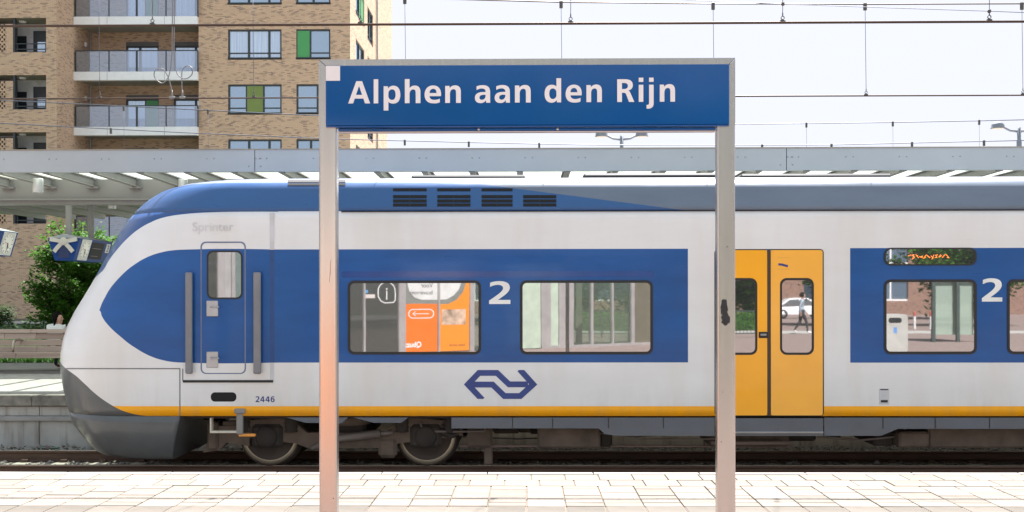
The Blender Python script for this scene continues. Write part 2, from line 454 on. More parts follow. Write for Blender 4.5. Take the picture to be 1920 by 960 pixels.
for y in (YN, YF):
    for i in range(-17, 17):
        x = ax(335, 16.6) + i * .60 + 2.4
        if clm is None:
            o = MB().bbox(-.05, .05, -.14, -.078, -.165, -.12, .008).bbox(-.05, .05, .078, .14, -.165, -.12, .008).build('rail_clip', M_RAIL, track); clm = o.data
        else: o = link('rail_clip', clm, track)
        o.matrix_parent_inverse = Matrix(); o.location = (x, y - TRK, 0)

# loose ballast stones
rnd = random.Random(3)
mb = MB()
def stone(x, y, z, r):
    v = []
    for d in ((1, 0, 0), (0, 1, 0), (-1, 0, 0), (0, -1, 0), (0, 0, 1), (0, 0, -1)):
        k = r * rnd.uniform(.65, 1.25)
        v.append((x + d[0] * k + rnd.uniform(-.3, .3) * r, y + d[1] * k + rnd.uniform(-.3, .3) * r, z + d[2] * k * .8 + rnd.uniform(-.3, .3) * r))
    mb.add(v, [(0, 1, 4), (1, 2, 4), (2, 3, 4), (3, 0, 4), (1, 0, 5), (2, 1, 5), (3, 2, 5), (0, 3, 5)])
for k in range(9000):
    x = rnd.uniform(-9.5, 8.5); y = rnd.uniform(14.9, 17.8)
    if abs(y - YN) < .1 or abs(y - YF) < .1: continue
    zt = -.945 + .03 * rnd.random()
    if y > 17.0: zt = -.93 + (y - 17.0) * .11 + .03 * rnd.random()
    sx = (x - (ax(335, 16.6) + 2.4)) / .6; sx = abs(sx - round(sx)) * .6
    if y < 17.2 and sx < .14 and rnd.random() < .93: continue
    stone(x, y, zt, rnd.uniform(.018, .042))
mb.build('ballast', M_STONE, kind='stuff')

# near platform
plat = MB()
plat.box(-5.1, 5.1, 8.1, 9.93, -1.2, -.014)
plat.box(-40, 40, 9.9, 9.95, -1.2, -.07)
for s in (-1, 1): plat.box(s * 5.104, s * 40, 8.1, 9.895, -1.2, -.001)
platform = plat.build('platform', simple('platform_joint', (.17, .14, .11), .95, spec=.1), kind='structure')
MB().box(-90, 90, -120, 8.095, -1.2, -.001).build('plaza', M_PLAZA, kind='structure')
def tile_mesh(w, d, ribs=0):
    m = MB()
    if not ribs: m.bbox(-w / 2 + .005, w / 2 - .005, -d / 2 + .008, d / 2 - .008, -.05, 0, .003)
    else:
        m.bbox(-w / 2 + .003, w / 2 - .003, -d / 2 + .003, d / 2 - .003, -.05, -.006, .003)
        for k in range(ribs):
            y = -d / 2 + d * (k + .5) / ribs
            m.prism([(y - .016, -.006), (y + .016, -.006), (y + .008, 0), (y - .008, 0)], lambda u, v, h: (h, u, v), -w / 2 + .01, w / 2 - .01)
    return m
first = {}
def tile(key, name, x, y, w, d, ribs, mat, dz=.004):
    if key not in first: o = tile_mesh(w, d, ribs).build(name, mat, platform); first[key] = o.data
    else: o = link(name, first[key], platform)
    o.location = (x, y, rnd.uniform(-dz, 0)); o.rotation_euler = (rnd.uniform(-.003, .003), rnd.uniform(-.003, .003), rnd.uniform(-.006, .006))
for i in range(-6, 7):
    tile('cop', 'kerb_stone', ax(503, 10) + 2.0 + .96 * i + .48, 9.96, .96, .11, 0, M_COPING, .001)
for i in range(-17, 17):
    x = .30 * i + .15
    tile('t', 'paving_tile', x + .04, 9.75, .30, .30, 0, M_TILE)
    tile('t', 'paving_tile', x + .11, 9.45, .30, .30, 0, M_TILE)
    o_ = .15 if i % 2 else 0.0
    for k in range(3):
        yy = 9.15 - .30 * k - o_
        if yy > 8.5: tile('t', 'paving_tile', x, yy, .30, .30, 0, M_TILE)
    if o_:
        tile('h', 'paving_tile', x, 9.225, .30, .15, 0, M_TILE); tile('h', 'paving_tile', x, 8.475, .30, .15, 0, M_TILE)
    tile('r', 'ribbed_tile', x, 8.25, .30, .30, 8, M_TILE)

# far (island) platform
M_WALL = NT('stained_concrete')
f1 = M_WALL.noise(1.0, 5, .6, M_WALL.mapped((7, 7, .5))); f2 = M_WALL.noise(2.0, 5)
M_WALL.base(M_WALL.mix(M_WALL.ramp(f1, [(.52, (0, 0, 0)), (.72, (.75, .75, .75))]), M_WALL.ramp(f2, [(.3, (.37, .36, .34)), (.7, (.50, .49, .465))]), (.16, .125, .09)))
M_WALL.set(.9); M_WALL = M_WALL.m
M_KERBF = simple('mossy_kerb', (.20, .185, .16), .95, var=.45, scale=6, bump=.5)
isl = MB().box(-60, 60, 18.32, 26.6, -1.2, 0).box(-60, 60, 17.90, 18.32, -1.2, -.19).build('island_platform', [M_FARPAVE], kind='structure')
x0 = ax(60, 17.8)
for i in range(-3, 17):
    a = x0 + i * 1.0
    MB().bbox(a + .004, a + .996, 17.78, 18.317, -.175, .003, .012).build('kerb_stone', M_KERBF, isl)
x0 = ax(73, 17.86)
for i in range(-2, 11):
    a = x0 + i * 1.55
    MB().bbox(a + .006, a + 1.544, 17.86, 17.899, -.95, -.425, .008).build('wall_panel', M_WALL, isl)
    MB().bbox(a + .006, a + 1.544, 17.875, 17.899, -.34, -.19, .004).build('wall_panel', M_WALL, isl)
MB().bbox(-12, 16, 17.80, 17.898, -.425, -.345, .012).build('cable_duct', simple('duct_concrete', (.30, .29, .28), .85, var=.2), isl)
# green bottle lying on the ballast
b = at(103, 831, 17.62)
bot = thing('bottle', 'empty green glass bottle lying on the ballast at the foot of the platform wall', 'bottle', b)
MB().lathe([(0, 0), (.034, .0), (.036, .02), (.036, .16), (.03, .185), (.0135, .215), (.0135, .27), (0, .27)], (b.x - .20, b.y, -.835), 'X', 16).build('glass_body', glass_mat('bottle_glass', (.012, .06, .012), .04), bot)
MB().lathe([(.0365, .05), (.0366, .06), (.0366, .13), (.0365, .14)], (b.x - .20, b.y, -.835), 'X', 16).build('paper_label', simple('bottle_paper', (.16, .10, .10), .7), bot)
MB().lathe([(.0137, .225), (.0142, .23), (.0142, .25), (.0137, .255)], (b.x - .20, b.y, -.835), 'X', 12).build('neck_foil', simple('foil', (.05, .12, .05), .4, .5), bot)

# ================================================================== the train
W0 = 1.40
YS = TRK - W0                    # plane of the near side
def sx(px): return ax(px, YS)
def szz(py, px=960): return at(px, py, YS).z
XEND = 15.5
SIL = [(335, 540), (337, 470), (341, 398), (347, 350), (360, 308), (378, 279), (400, 257), (425, 238), (460, 217), (495, 198), (530, 179), (565, 158), (590, 142), (615, 130), (640, 123), (665, 119), (690, 118), (720, 123), (750, 130), (790, 141), (815, 160), (838, 178), (850, 200)]
TIP = sorted([(at(px, py, 15.6).z, at(px, py, 15.6).x - .10) for py, px in SIL])
def lerp_tab(tab, z):
    if z <= tab[0][0]: return tab[0][1]
    for (a, u), (b, v) in zip(tab, tab[1:]):
        if z <= b: return u + (v - u) * (z - a) / (b - a)
    return tab[-1][1]
PROF = [(-.62, 1.25), (-.52, 1.32), (-.38, 1.372), (-.2, 1.397), (-.02, 1.40), (2.2, 1.40), (2.60, 1.393), (2.745, 1.385), (2.95, 1.292), (3.08, 1.225), (3.14, 1.165), (3.19, 1.07), (3.23, .92), (3.26, .72), (3.28, .45), (3.293, .22), (3.30, .02)]
def halfw(z): return lerp_tab(PROF, z)
NEXP = 2.0 / 2.25
def nose_len(z): return 1.38 * (halfw(z) / 1.4) ** .8
def near_y(x, z):
    """depth of the near face of the car at (x,z)"""
    w, tip, L = halfw(z), lerp_tab(TIP, z), nose_len(z)
    u = (x - tip) / L
    if u >= 1: return TRK - w
    if u <= 0: return TRK
    c = (1 - u) ** (1 / NEXP); s = math.sqrt(max(0, 1 - c * c)) ** NEXP
    return TRK - w * s
def on_car(px, py):
    Y = YS
    for _ in range(40):
        p = at(px, py, Y); Y += .6 * (near_y(p.x, p.z) - Y)
    return at(px, py, Y)
def shell(zs, x_end, name, mat, parent, close_end=True, top=False, bottom=False, nose_clip=None):
    N = 30; rows = []
    for z in zs:
        w, tip, L = halfw(z), lerp_tab(TIP, z), nose_len(z); row = []
        xe = x_end(z) if callable(x_end) else x_end
        row.append((xe, TRK - w, z))
        for k in range(1, 8):
            row.append((xe + (tip + L - xe) * k / 8, TRK - w, z))
        for k in range(N + 1):
            a = R(90 - 180 * k / N); c, s = abs(math.cos(a)), math.sin(a)
            row.append((tip + L * (1 - c ** NEXP), TRK - w * math.copysign(abs(s) ** NEXP, s), z))
        for k in range(7, 0, -1):
            row.append((xe + (tip + L - xe) * k / 8, TRK + w, z))
        row.append((xe, TRK + w, z)); rows.append(row)
    n = len(rows[0]); v = [p for r in rows for p in r]; f = []
    for i in range(len(rows) - 1):
        for k in range(n - 1): f.append((i * n + k, i * n + k + 1, (i + 1) * n + k + 1, (i + 1) * n + k))
    mb = MB(); mb.add(v, f, 0, True)
    if close_end:
        mb.f.append([i * n for i in range(len(rows))] + [i * n + n - 1 for i in range(len(rows) - 1, -1, -1)]); mb.mi.append(0); mb.sm.append(False)
    if top: mb.f.append(list(range((len(rows) - 1) * n, len(rows) * n))); mb.mi.append(0); mb.sm.append(False)
    if bottom: mb.f.append(list(range(n))[::-1]); mb.mi.append(0); mb.sm.append(False)
    return mb.build(name, mat, parent)

def curve_node(m, xin, pts, x0, x1):
    """height of a painted edge as a function of x (float curve)"""
    z0 = min(p[1] for p in pts) - .1; z1 = max(p[1] for p in pts) + .1
    mr = m.n('ShaderNodeMapRange'); m.l(xin, mr.inputs[0]); mr.inputs[1].default_value = x0; mr.inputs[2].default_value = x1
    fc = m.n('ShaderNodeFloatCurve'); cv = fc.mapping.curves[0]
    P = [((x - x0) / (x1 - x0), (z - z0) / (z1 - z0)) for x, z in sorted(pts)]
    P = [p for p in P if 0 <= p[0] <= 1]
    cv.points[0].location = P[0]; cv.points[1].location = P[-1]
    for p in P[1:-1]: cv.points.new(*p)
    fc.mapping.update(); m.l(mr.outputs[0], fc.inputs[1])
    return m.math('ADD', m.math('MULTIPLY', fc.outputs[0], z1 - z0), z0)
def band(m, v, edge, soft=.004):
    """0 below edge, 1 above, a hair soft"""
    d = m.math('SUBTRACT', v, edge)
    return m.math('ADD', m.math('MULTIPLY', d, 1 / soft), .5, clamp=True)

def pts(lst): return [(p.x, p.z) for p in (on_car(a, b) for a, b in lst)]
UP = pts([(186, 582), (189, 573), (197, 557), (205, 543), (215, 530), (228, 516), (240, 505), (255, 494), (270, 485), (286, 478), (303, 473), (322, 469.5), (345, 468)])
LO = pts([(186, 582), (190, 591), (195, 600), (204, 611), (215, 622), (228, 633), (240, 643), (255, 653), (270, 662), (285, 669), (300, 674), (322, 678.5), (345, 680)])
RF = pts([(520, 397), (455, 397), (400, 398), (350, 401), (306, 408), (280, 418), (258, 431), (240, 446), (222, 465), (205, 487), (190, 510)])
AP = pts([(122, 690), (127, 694), (140, 703), (160, 721), (175, 735), (190, 747), (205, 757), (225, 768), (250, 776), (280, 780.5), (310, 782), (337, 783)])
XA, XB = -7.2, sx(520)
for L_ in (UP, LO): L_.append((XB, L_[-1][1])); L_.insert(0, (XA, L_[0][1]))
RF.append((XA, min(z for x, z in RF) - .35)); AP.append((XB, AP[-1][1] - .01)); AP.insert(0, (XA, AP[0][1] + .3))

def paint(name, region):
    m = NT(name)
    s = m.n('ShaderNodeSeparateXYZ'); m.l(m.coord(), s.inputs[0]); X, Z = s.outputs[0], s.outputs[2]
    dirt = m.noise(1.0, 5, .62, m.mapped((.7, .7, 2.6))); fine = m.noise(9, 5, .6, m.mapped((.25, 1, 1.6)))
    soil = m.noise(1.0, 4, .6, m.mapped((1.2, 1.2, .18)))
    white = m.mix(m.ramp(soil, [(.46, (0, 0, 0)), (.8, (.6, .6, .6))]), m.ramp(dirt, [(.3, vary(WHITE, .93)), (.7, WHITE)]), (.60, .55, .48))
    blue = m.ramp(dirt, [(.25, vary(BLUE, .82)), (.75, vary(BLUE, 1.2))])
    grime = m.math('MULTIPLY', m.ramp(m.noise(1.0, 5, .7, m.mapped((5, 5, .9))), [(.45, (0, 0, 0)), (.8, (.28, .28, .28))]), m.math('SUBTRACT', 1.0, band(m, Z, .22, .5)))
    yellow = m.ramp(dirt, [(.3, vary(YELLOW, .93)), (.7, vary(YELLOW, 1.05))])
    if region == 'body':
        up = curve_node(m, X, UP, XA, XB); lo = curve_node(m, X, LO, XA, XB)
        inb = m.math('MULTIPLY', band(m, Z, lo), m.math('SUBTRACT', 1.0, band(m, Z, up)))
        xtip = UP[1][0]
        end1 = m.math('SUBTRACT', 1.0, band(m, X, sx(1290)))
        # rounded ends of the blue panels
        b1 = m.math('MULTIPLY', m.math('MULTIPLY', inb, end1), band(m, X, xtip))
        zt, zb = szz(465, 1700), szz(680, 1700)
        b2 = m.math('MULTIPLY', m.math('MULTIPLY', band(m, X, sx(1594)), band(m, Z, zb)), m.math('SUBTRACT', 1.0, band(m, Z, zt)))
        bl = m.math('MAXIMUM', b1, b2)
        rf = curve_node(m, X, RF, XA, XB)
        wind = m.math('MULTIPLY', band(m, Z, rf), m.math('SUBTRACT', 1.0, band(m, X, sx(522))))
        col = m.mix(bl, white, blue)
        col = m.mix(wind, col, m.mix(.25, blue, (.03, .05, .12)))
        zy0, zy1 = szz(780, 700), szz(761.5, 700)
        ye = m.math('SUBTRACT', 1.0, band(m, Z, zy1))
        col = m.mix(ye, col, yellow)
        ap = curve_node(m, X, AP, XA, XB)
        grey = m.ramp(dirt, [(.3, (.085, .09, .093)), (.7, (.105, .11, .112))])
        col = m.mix(m.math('MULTIPLY', m.math('SUBTRACT', 1.0, band(m, Z, ap)), m.math('SUBTRACT', 1.0, band(m, X, sx(337)))), col, grey)
    else:
        # roof: deep blue towards the cab, grey-blue beyond a slanted edge
        p0, p1 = on_car(880, 343), on_car(1290, 395)
        edge = m.math('ADD', m.math('MULTIPLY', X, (p1.z - p0.z) / (p1.x - p0.x)), p0.z - p0.x * (p1.z - p0.z) / (p1.x - p0.x))
        gr = m.ramp(dirt, [(.3, (.12, .15, .20)), (.7, (.15, .185, .24))])
        col = m.mix(band(m, Z, edge), m.mix(.45, blue, (.06, .12, .23)), gr)  # cab-end blue is greyed to paint in the reflected sky
        col = m.mix(m.math('MULTIPLY', band(m, Z, 3.16, .02), .6), col, (.36, .37, .39))  # paler crown colour paints in the sunlit top of the roof
        col = m.mix(m.math('MULTIPLY', band(m, sx(640) if False else X, sx(560)), 0.0), col, col)
    if region == 'body': col = m.mix(grime, col, (.30, .235, .17))
    m.base(col); m.set(.32, 0, .3, .22, .06)
    m.l(m.math('ADD', m.math('MULTIPLY', fine, .25), .2), m.b.inputs['Roughness'])
    m.bump(m.noise(1.1, 2, .5, m.mapped((1, 1, 1.6))), .10, .02)
    return m.m

train = thing('train', 'blue, white and yellow double-ended passenger train passing behind the station sign', 'train', (sx(900), TRK, RAILZ))
zb0 = szz(780, 700)
zs = [zb0, .1, .3, .55, .8, 1.0, 1.2, 1.4, 1.6, 1.8, 2.0, 2.2, 2.4, 2.55, 2.65, 2.7475]
body = shell(zs, XEND, 'body', paint('train_paint', 'body'), train, True, True, True)
zr = [2.7485, 2.82, 2.9, 2.98, 3.04, 3.08, 3.11, 3.14, 3.166, 3.19, 3.212, 3.23, 3.247, 3.26, 3.27, 3.28, 3.29, 3.296, 3.30]
roof = shell(zr, XEND, 'roof', paint('roof_paint', 'roof'), train, True, False, True)
M_APRON = simple('apron_grey', (.095, .10, .103), .30, var=.12, scale=2, coat=.22, spec=.3)
zsap = [-.60, -.55, -.48, -.40, -.30, -.20, -.10, zb0 - .004]
shell(zsap, lambda z: sx(318) + (sx(337) - sx(318)) * min(1, (z + .60) / .58), 'apron', M_APRON, train, True, True, True)
YP = YS - .003                   # things stuck on the side stand a few millimetres proud

# seams, door of the cab, handrails, steps
def strip(name, x0, x1, z0, z1, mat, parent, d=.004, y=YS):
    return MB().box(x0, x1, y - d, y + .01, z0, z1).build(name, mat, parent)
strip('roof_groove', sx(640), XEND, 2.737, 2.748, BLACK, train, -.002, YS + .004)
SEAM = simple('panel_seam', (.16, .16, .17), .6)
strip('panel_seam', sx(336), sx(338.2), zb0, szz(691), SEAM, train, .0015)
sm_ = MB(); prev = None
row = [on_car(px, 691) for px in (124, 135, 150, 170, 195, 225, 260, 300, 338)]
for a, b in zip(row, row[1:]):
    o_ = Vector((0, -.004, 0))
    q = [a + o_ + Vector((-.002, 0, -.008)), b + o_ + Vector((0, 0, -.008)), b + o_ + Vector((0, 0, .006)), a + o_ + Vector((-.002, 0, .006))]
    q2 = [p + Vector((.01, .03, 0)) for p in q]
    sm_.add(q + q2, [(0, 1, 2, 3), (7, 6, 5, 4), (0, 4, 5, 1), (3, 2, 6, 7)], 0)
sm_.build('panel_seam', SEAM, train)
strip('panel_gap', sx(506), sx(514), szz(680) + .002, szz(468) - .002, simple('blue_seam', (.012, .055, .19), .5), train, .0012)
for zq_ in ((716, 680.5), (467.5, 398)): strip('panel_gap', sx(506), sx(514), szz(zq_[0]), szz(zq_[1]), simple('white_seam', (.52, .52, .54), .5), train, .0012)
GLASS = glass_mat('train_glass', (.026, .032, .031), .30, .015, ripple=.007)
cab = MB()
ring_xz(cab, rrect(sx(376), sx(461), szz(701), szz(452), .07), rrect(sx(378.5), sx(458.5), szz(699), szz(454.5), .06), YS - .002, YS + .01)
cabd = cab.build('cab_door', simple('door_seam', (.13, .16, .26), .6), train)
w = MB(); ring_xz(w, rrect(sx(388), sx(455), szz(560), szz(469), .08), rrect(sx(391), sx(452), szz(557), szz(472), .065), YS - .007, YS + .01)
w.build('window_frame', DARKM, cabd)
MB().prism(rrect(sx(391), sx(452), szz(557), szz(472), .065), XZ, YS - .004, YS + .01).build('window_pane', GLASS, cabd)
for py in (578, 674):
    h = MB().bbox(sx(387), sx(409), YS - .012, YS + .01, szz(py + 15), szz(py - 15), .006)
    h.tube([(sx(397), YS - .012, szz(py - 3)), (sx(397), YS - .05, szz(py - 3)), (sx(413), YS - .05, szz(py - 3))], .012, 8)
    h.build('handle', simple('handle_steel', (.42, .42, .43), .35, .9), cabd)
RAILG = simple('handrail_grey', (.20, .20, .215), .45, .3)
for a, b in ((350, 363), (477, 491)):
    h = MB(); x0, x1 = sx(a), sx(b); z0, z1 = szz(700), szz(510)
    h.bbox(x0, x1, YS - .075, YS - .035, z0, z1, .012)
    h.box(x0 + .02, x1 - .02, YS - .04, YS + .01, z0 + .01, z0 + .06).box(x0 + .02, x1 - .02, YS - .04, YS + .01, z1 - .06, z1 - .01)
    h.build('handrail', RAILG, train)
strip('door_step', sx(343), sx(512), szz(717), szz(712.5), DARKM, train, .012)
strip('panel_seam', sx(341.5), sx(343.5), szz(714), szz(691), SEAM, train, .0015)
MB().prism(rrect(sx(395), sx(443), szz(753), szz(735.5), .055), XZ, YS - .002, YS + .01).build('foothold', BLACK, train)
NAVY = simple('navy_print', (.03, .045, .20), .5)
def digits(body_, x, z, hgt, parent, name, mat, y=YS - .002, gap=.14):
    k = hgt / 123.0; cs = []; cx = x
    for ch in body_:
        c = glyph_contours(ch, cx, z, k); cs += c
        cx = max(p[0] for q in c for p in q) + gap * hgt
    me = fill_mesh(name, cs, .004); me.materials.append(mat)
    o = link(name, me, parent); me.transform(Matrix.Translation((0, y, 0))); return o
digits('2446', sx(479), szz(754), szz(743) - szz(754), train, 'number', NAVY)
# faint lettering of a removed sticker above the cab door
tm = text_mesh('worn_lettering', 'Sprinter', .17, .003); tm.materials.append(simple('faded_print', (.62, .61, .62), .5))
tm.transform(Matrix.Translation((sx(360), YS - .001, szz(432))) @ Matrix.Rotation(R(90), 4, 'X')); link('worn_lettering', tm, train)

# passenger windows
def side_window(x0, x1, z0, z1, r=.085):
    fr = MB(); ring_xz(fr, rrect(x0, x1, z0, z1, r), rrect(x0 + .035, x1 - .035, z0 + .035, z1 - .035, r - .03), YS - .008, YS + .01)
    o = fr.build('window', DARKM, train)
    MB().prism(rrect(x0 + .03, x1 - .03, z0 + .03, z1 - .03, r - .028), XZ, YS - .005, YS + .01).build('window_pane', GLASS, o)
zw0, zw1 = szz(664.5, 800), szz(526, 800)
side_window(sx(652), sx(902), zw0, zw1); side_window(sx(975), sx(1224), zw0, zw1)
side_window(sx(1657), sx(1831), zw0, zw1 + .005); side_window(sx(1888), sx(2130), zw0, zw1 + .005)
side_window(sx(2200), sx(2440), zw0, zw1 + .005); side_window(sx(2510), sx(2750), zw0, zw1 + .005)
MB().prism(rrect(sx(640), sx(1226), szz(520), szz(508.5), .03), XZ, YS - .0018, YS + .01).build('window_band', simple('blue_band', (.012, .055, .235), .2, coat=.35), train)
# destination display
d = MB(); ring_xz(d, rrect(sx(1657), sx(1831), szz(499), szz(466), .09), rrect(sx(1661), sx(1827), szz(496.5), szz(468.5), .075), YS - .008, YS + .01)
do = d.build('destination_display', DARKM, train)
MB().prism(rrect(sx(1660), sx(1828), szz(497), szz(468), .078), XZ, YS - .005, YS + .01).build('display_pane', GLASS, do)
em = NT('amber_led'); em.base((.8, .2, .03)); em.b.inputs['Emission Color'].default_value = (1, .22, .03, 1); em.b.inputs['Emission Strength'].default_value = .45
led = MB(); lr = random.Random(5)
for i in range(11):
    x = sx(1702 + i * 7.2); z = szz(481)
    zz = [z + lr.uniform(-.035, .02) for _ in range(4)]
    led.prism(stroke([(x, zz[0]), (x + .03, zz[1]), (x + .012, zz[2] - .01), (x + .042, zz[3])], .006), XZ, YS - .007, YS - .0045)
led.build('amber_text', em.m, do)
# class numerals
CREAM = simple('white_print', (.75, .75, .73), .45)
for a, b, zt, zb in ((917, 957, 527, 570), (1841, 1879, 523, 566.5)):
    k = (szz(zt) - szz(zb)) / 123.0; kx = (sx(b) - sx(a)) / 82.0
    me = fill_mesh('class_numeral', glyph_contours('2', sx(a), szz(zb), k, kx), .004); me.materials.append(CREAM)
    me.transform(Matrix.Translation((0, YS - .004, 0))); link('class_numeral', me, train)
# railway emblem: two interlocked arrows
lg = MB(); W_ = .078
def L(x, y): return (sx(860 + x / 12.0), szz(680 + y / 12.0))
arrowA = stroke([L(530, 835), L(205, 490), L(455, 230), L(860, 230), L(1130, 487), L(1560, 487)], W_)
arrowB = stroke([L(1370, 150), L(1675, 487), L(1385, 750), L(1025, 750), L(760, 492), L(300, 492)], W_)
def clip_poly(poly, zmax=None, zmin=None):
    out = []
    for i in range(len(poly)):
        a, b = poly[i], poly[(i + 1) % len(poly)]
        ina = (zmax is None or a[1] <= zmax) and (zmin is None or a[1] >= zmin)
        inb = (zmax is None or b[1] <= zmax) and (zmin is None or b[1] >= zmin)
        lim = zmax if zmax is not None else zmin
        if ina: out.append(a)
        if ina != inb: t = (lim - a[1]) / (b[1] - a[1]); out.append((a[0] + (b[0] - a[0]) * t, lim))
    return out
arrowA = clip_poly(arrowA, zmin=L(0, 815)[1]); arrowB = clip_poly(arrowB, zmax=L(0, 165)[1])
for arrow, yy in ((arrowA, YS - .003), (arrowB, YS - .0036)):
    me = fill_mesh('emblem', [arrow], .004); me.materials.append(simple('emblem_blue', (.022, .05, .215), .4)) if 'emblem_blue' not in MATS else me.materials.append(MATS['emblem_blue'])
    me.transform(Matrix.Translation((0, yy, 0))); link('emblem', me, train)

# passenger doors: two yellow leaves
zd0, zd1 = szz(779.5, 1440), szz(468.5, 1440)
fr = MB(); ring_xz(fr, rrect(sx(1339.5), sx(1544.5), zd0 - .005, zd1 + .010, .05), rrect(sx(1341.5), sx(1542.5), zd0 + .005, zd1 - .004, .04), YS - .004, YS + .01)
fr.build('door_frame', DARKM, train)
M_YDOOR = simple('door_yellow', YELLOW, .3, var=.05, scale=1.2, coat=.5)
M_YDOOR2 = simple('door_yellow_pale', (.92, .43, .04), .33, var=.06, scale=1.2, coat=.45)  # slightly paler yellow for the right leaf
def leaf(x0, x1, wx0, wx1, mat):
    m = MB(); out = rrect(x0, x1, zd0 + .006, zd1 - .004, .03); inn = rrect(wx0, wx1, szz(665.5), szz(522), .09)
    ring_xz(m, out, inn, YS - .014, YS + .005)
    o = m.build('door', mat, train)
    f = MB(); ring_xz(f, inn, rrect(wx0 + .028, wx1 - .028, szz(665.5) + .03, szz(522) - .03, .065), YS - .017, YS + .005); f.build('window_frame', DARKM, o)
    MB().prism(rrect(wx0 + .02, wx1 - .02, szz(665.5) + .02, szz(522) - .02, .07), XZ, YS - .010, YS + .004).build('window_pane', GLASS, o)
    return o
dl = leaf(sx(1342), sx(1438), sx(1356), sx(1419.5), M_YDOOR)
dr = leaf(sx(1445), sx(1542), sx(1462), sx(1525.5), M_YDOOR2)
strip('door_seal', sx(1438.4), sx(1444.6), zd0, zd1, simple('brown_rubber', (.05, .030, .018), .6), train, .012)
MB().bbox(sx(1422), sx(1439), YS - .03, YS - .012, szz(634), szz(622.5), .008).build('door_button', DARKM, dl)
MB().box(sx(1425), sx(1436), YS - .032, YS - .029, szz(629.5), szz(626)).build('button_light', GREYM, dl)
st = MB().prism(stroke([(sx(1459), szz(496.5)), (sx(1466), szz(497)), (sx(1471), szz(498.5)), (sx(1477), szz(500))], .03), XZ, YS - .0155, YS - .0135).build('sticker_mark', NAVY, dr)
for py in (484, 505.5): MB().box(sx(1457), sx(1480), YS - .0155, YS - .0135, szz(py + .5), szz(py)).build('sticker_edge', simple('sticker_line', (.55, .30, .08), .5) if 'sticker_line' not in MATS else MATS['sticker_line'], dr)
# little inlet plate below the second window band
pl = MB().bbox(sx(1648), sx(1667), YS - .006, YS + .01, szz(758), szz(728), .004).build('inlet_plate', simple('plate_grey', (.55, .55, .57), .5), train)
MB().box(sx(1650), sx(1665), YS - .008, YS - .005, szz(731.5), szz(729.5)).build('inlet_slot', DARKM, pl)
MB().box(sx(1651), sx(1664), YS - .008, YS - .005, szz(754.5), szz(750)).build('inlet_slot', DARKM, pl)

# roof grilles and roof equipment
for gi, (a, b) in enumerate(((737, 800), (820, 882), (903, 961), (981, 1043))):
    g = MB(); 
    for pyc, hh in (([(356, 2.6)] if gi < 3 else []) + [(369, 2.8), (377, 2.8), (384.5, 2.8)]):
        q = [on_car(px, py) for px, py in ((a, pyc + hh), (b, pyc + hh), (b, pyc - hh), (a, pyc - hh))]
        nrm = Vector((0, -.9, .43)) * .006; inw = Vector((0, .9, -.43)) * .02
        g.add([p + nrm for p in q] + [p + inw for p in q], [(0, 1, 2, 3), (0, 4, 5, 1), (1, 5, 6, 2), (2, 6, 7, 3), (3, 7, 4, 0)], 0)
        for k in (2,):
            pc = [p + nrm * 1.6 for p in (q[0].lerp(q[1], k / 4 - .012), q[0].lerp(q[1], k / 4 + .012), q[3].lerp(q[2], k / 4 + .012), q[3].lerp(q[2], k / 4 - .012))]
            g.add(pc, [(0, 1, 2, 3)], 1)
    g.build('roof_grille', [BLACK, DARKM], train)
g = MB()
for pyc in (340.5, 346.5):
    q = [on_car(px, py) for px, py in ((540, pyc + 2), (648, pyc + 2), (648, pyc - 2), (540, pyc - 2))]
    nrm = Vector((0, -.5, .8)) * .008
    g.add([p + nrm for p in q], [(0, 1, 2, 3)], 0)
g.build('roof_grille', [BLACK], train)
M_EQ = simple('roof_equipment_grey', (.05, .052, .055), .6, var=.2)
for a, b, zt in ((778, 985, 3.325), (1090, 1345, 3.345), (1375, 1650, 3.33)):
    MB().bbox(ax(a, TRK), ax(b, TRK), TRK - .55, TRK + .6, 3.27, zt, .03).build('roof_unit', M_EQ, train)
for px in (488, 1065, 1506, 1725, 1895):
    p = at(px, 344, TRK - .9)
    MB().bbox(p.x - .05, p.x + .05, p.y - .03, p.y + .03, p.z - .05, p.z + .005, .01).build('roof_lug', M_EQ, train)
# narrow dark joint line on the roof and a seam at the cab
q = [on_car(px, py) for px, py in ((1283, 395), (1287, 395), (1284, 345), (1280, 345))]
MB().add([p + Vector((0, -.003, .003)) for p in q], [(0, 1, 2, 3)]) 

# skirts below the yellow line
M_SKIRT = simple('skirt_slate', (.055, .080, .115), .22, .0, var=.15, scale=1.5, coat=.8)
def skirt(poly, name='skirt', y0=YS + .012, mat=M_SKIRT):
    MB().prism([(sx(a), szz(b)) for a, b in poly], XZ, y0, y0 + .05).build(name, mat, train)
skirt([(846, 783), (846, 803.5), (1122, 803.5), (1134, 814), (1155, 817), (1340, 817.5), (1340, 783)])
skirt([(1342.5, 784), (1342.5, 817), (1543, 817), (1543, 784)], 'door_sill', YS - .004)
MB().bbox(sx(1342), sx(1543), YS - .03, YS + .0, szz(812.5), szz(808.5), .006).build('sill_step', GREYM, train)
skirt([(1545.5, 783), (1545.5, 817), (1652, 817), (1684, 804), (2300, 804), (2300, 783)])
skirt([(536, 783), (572, 793), (640, 794), (652, 783)], 'valance'); skirt([(662, 783), (700, 793), (752, 793), (765, 783)], 'valance')
for px in (960, 1035, 1140, 1243, 1655, 1753, 1855):
    strip('skirt_joint', sx(px), sx(px) + .012, szz(803), szz(783), DARKM, train, -.008)

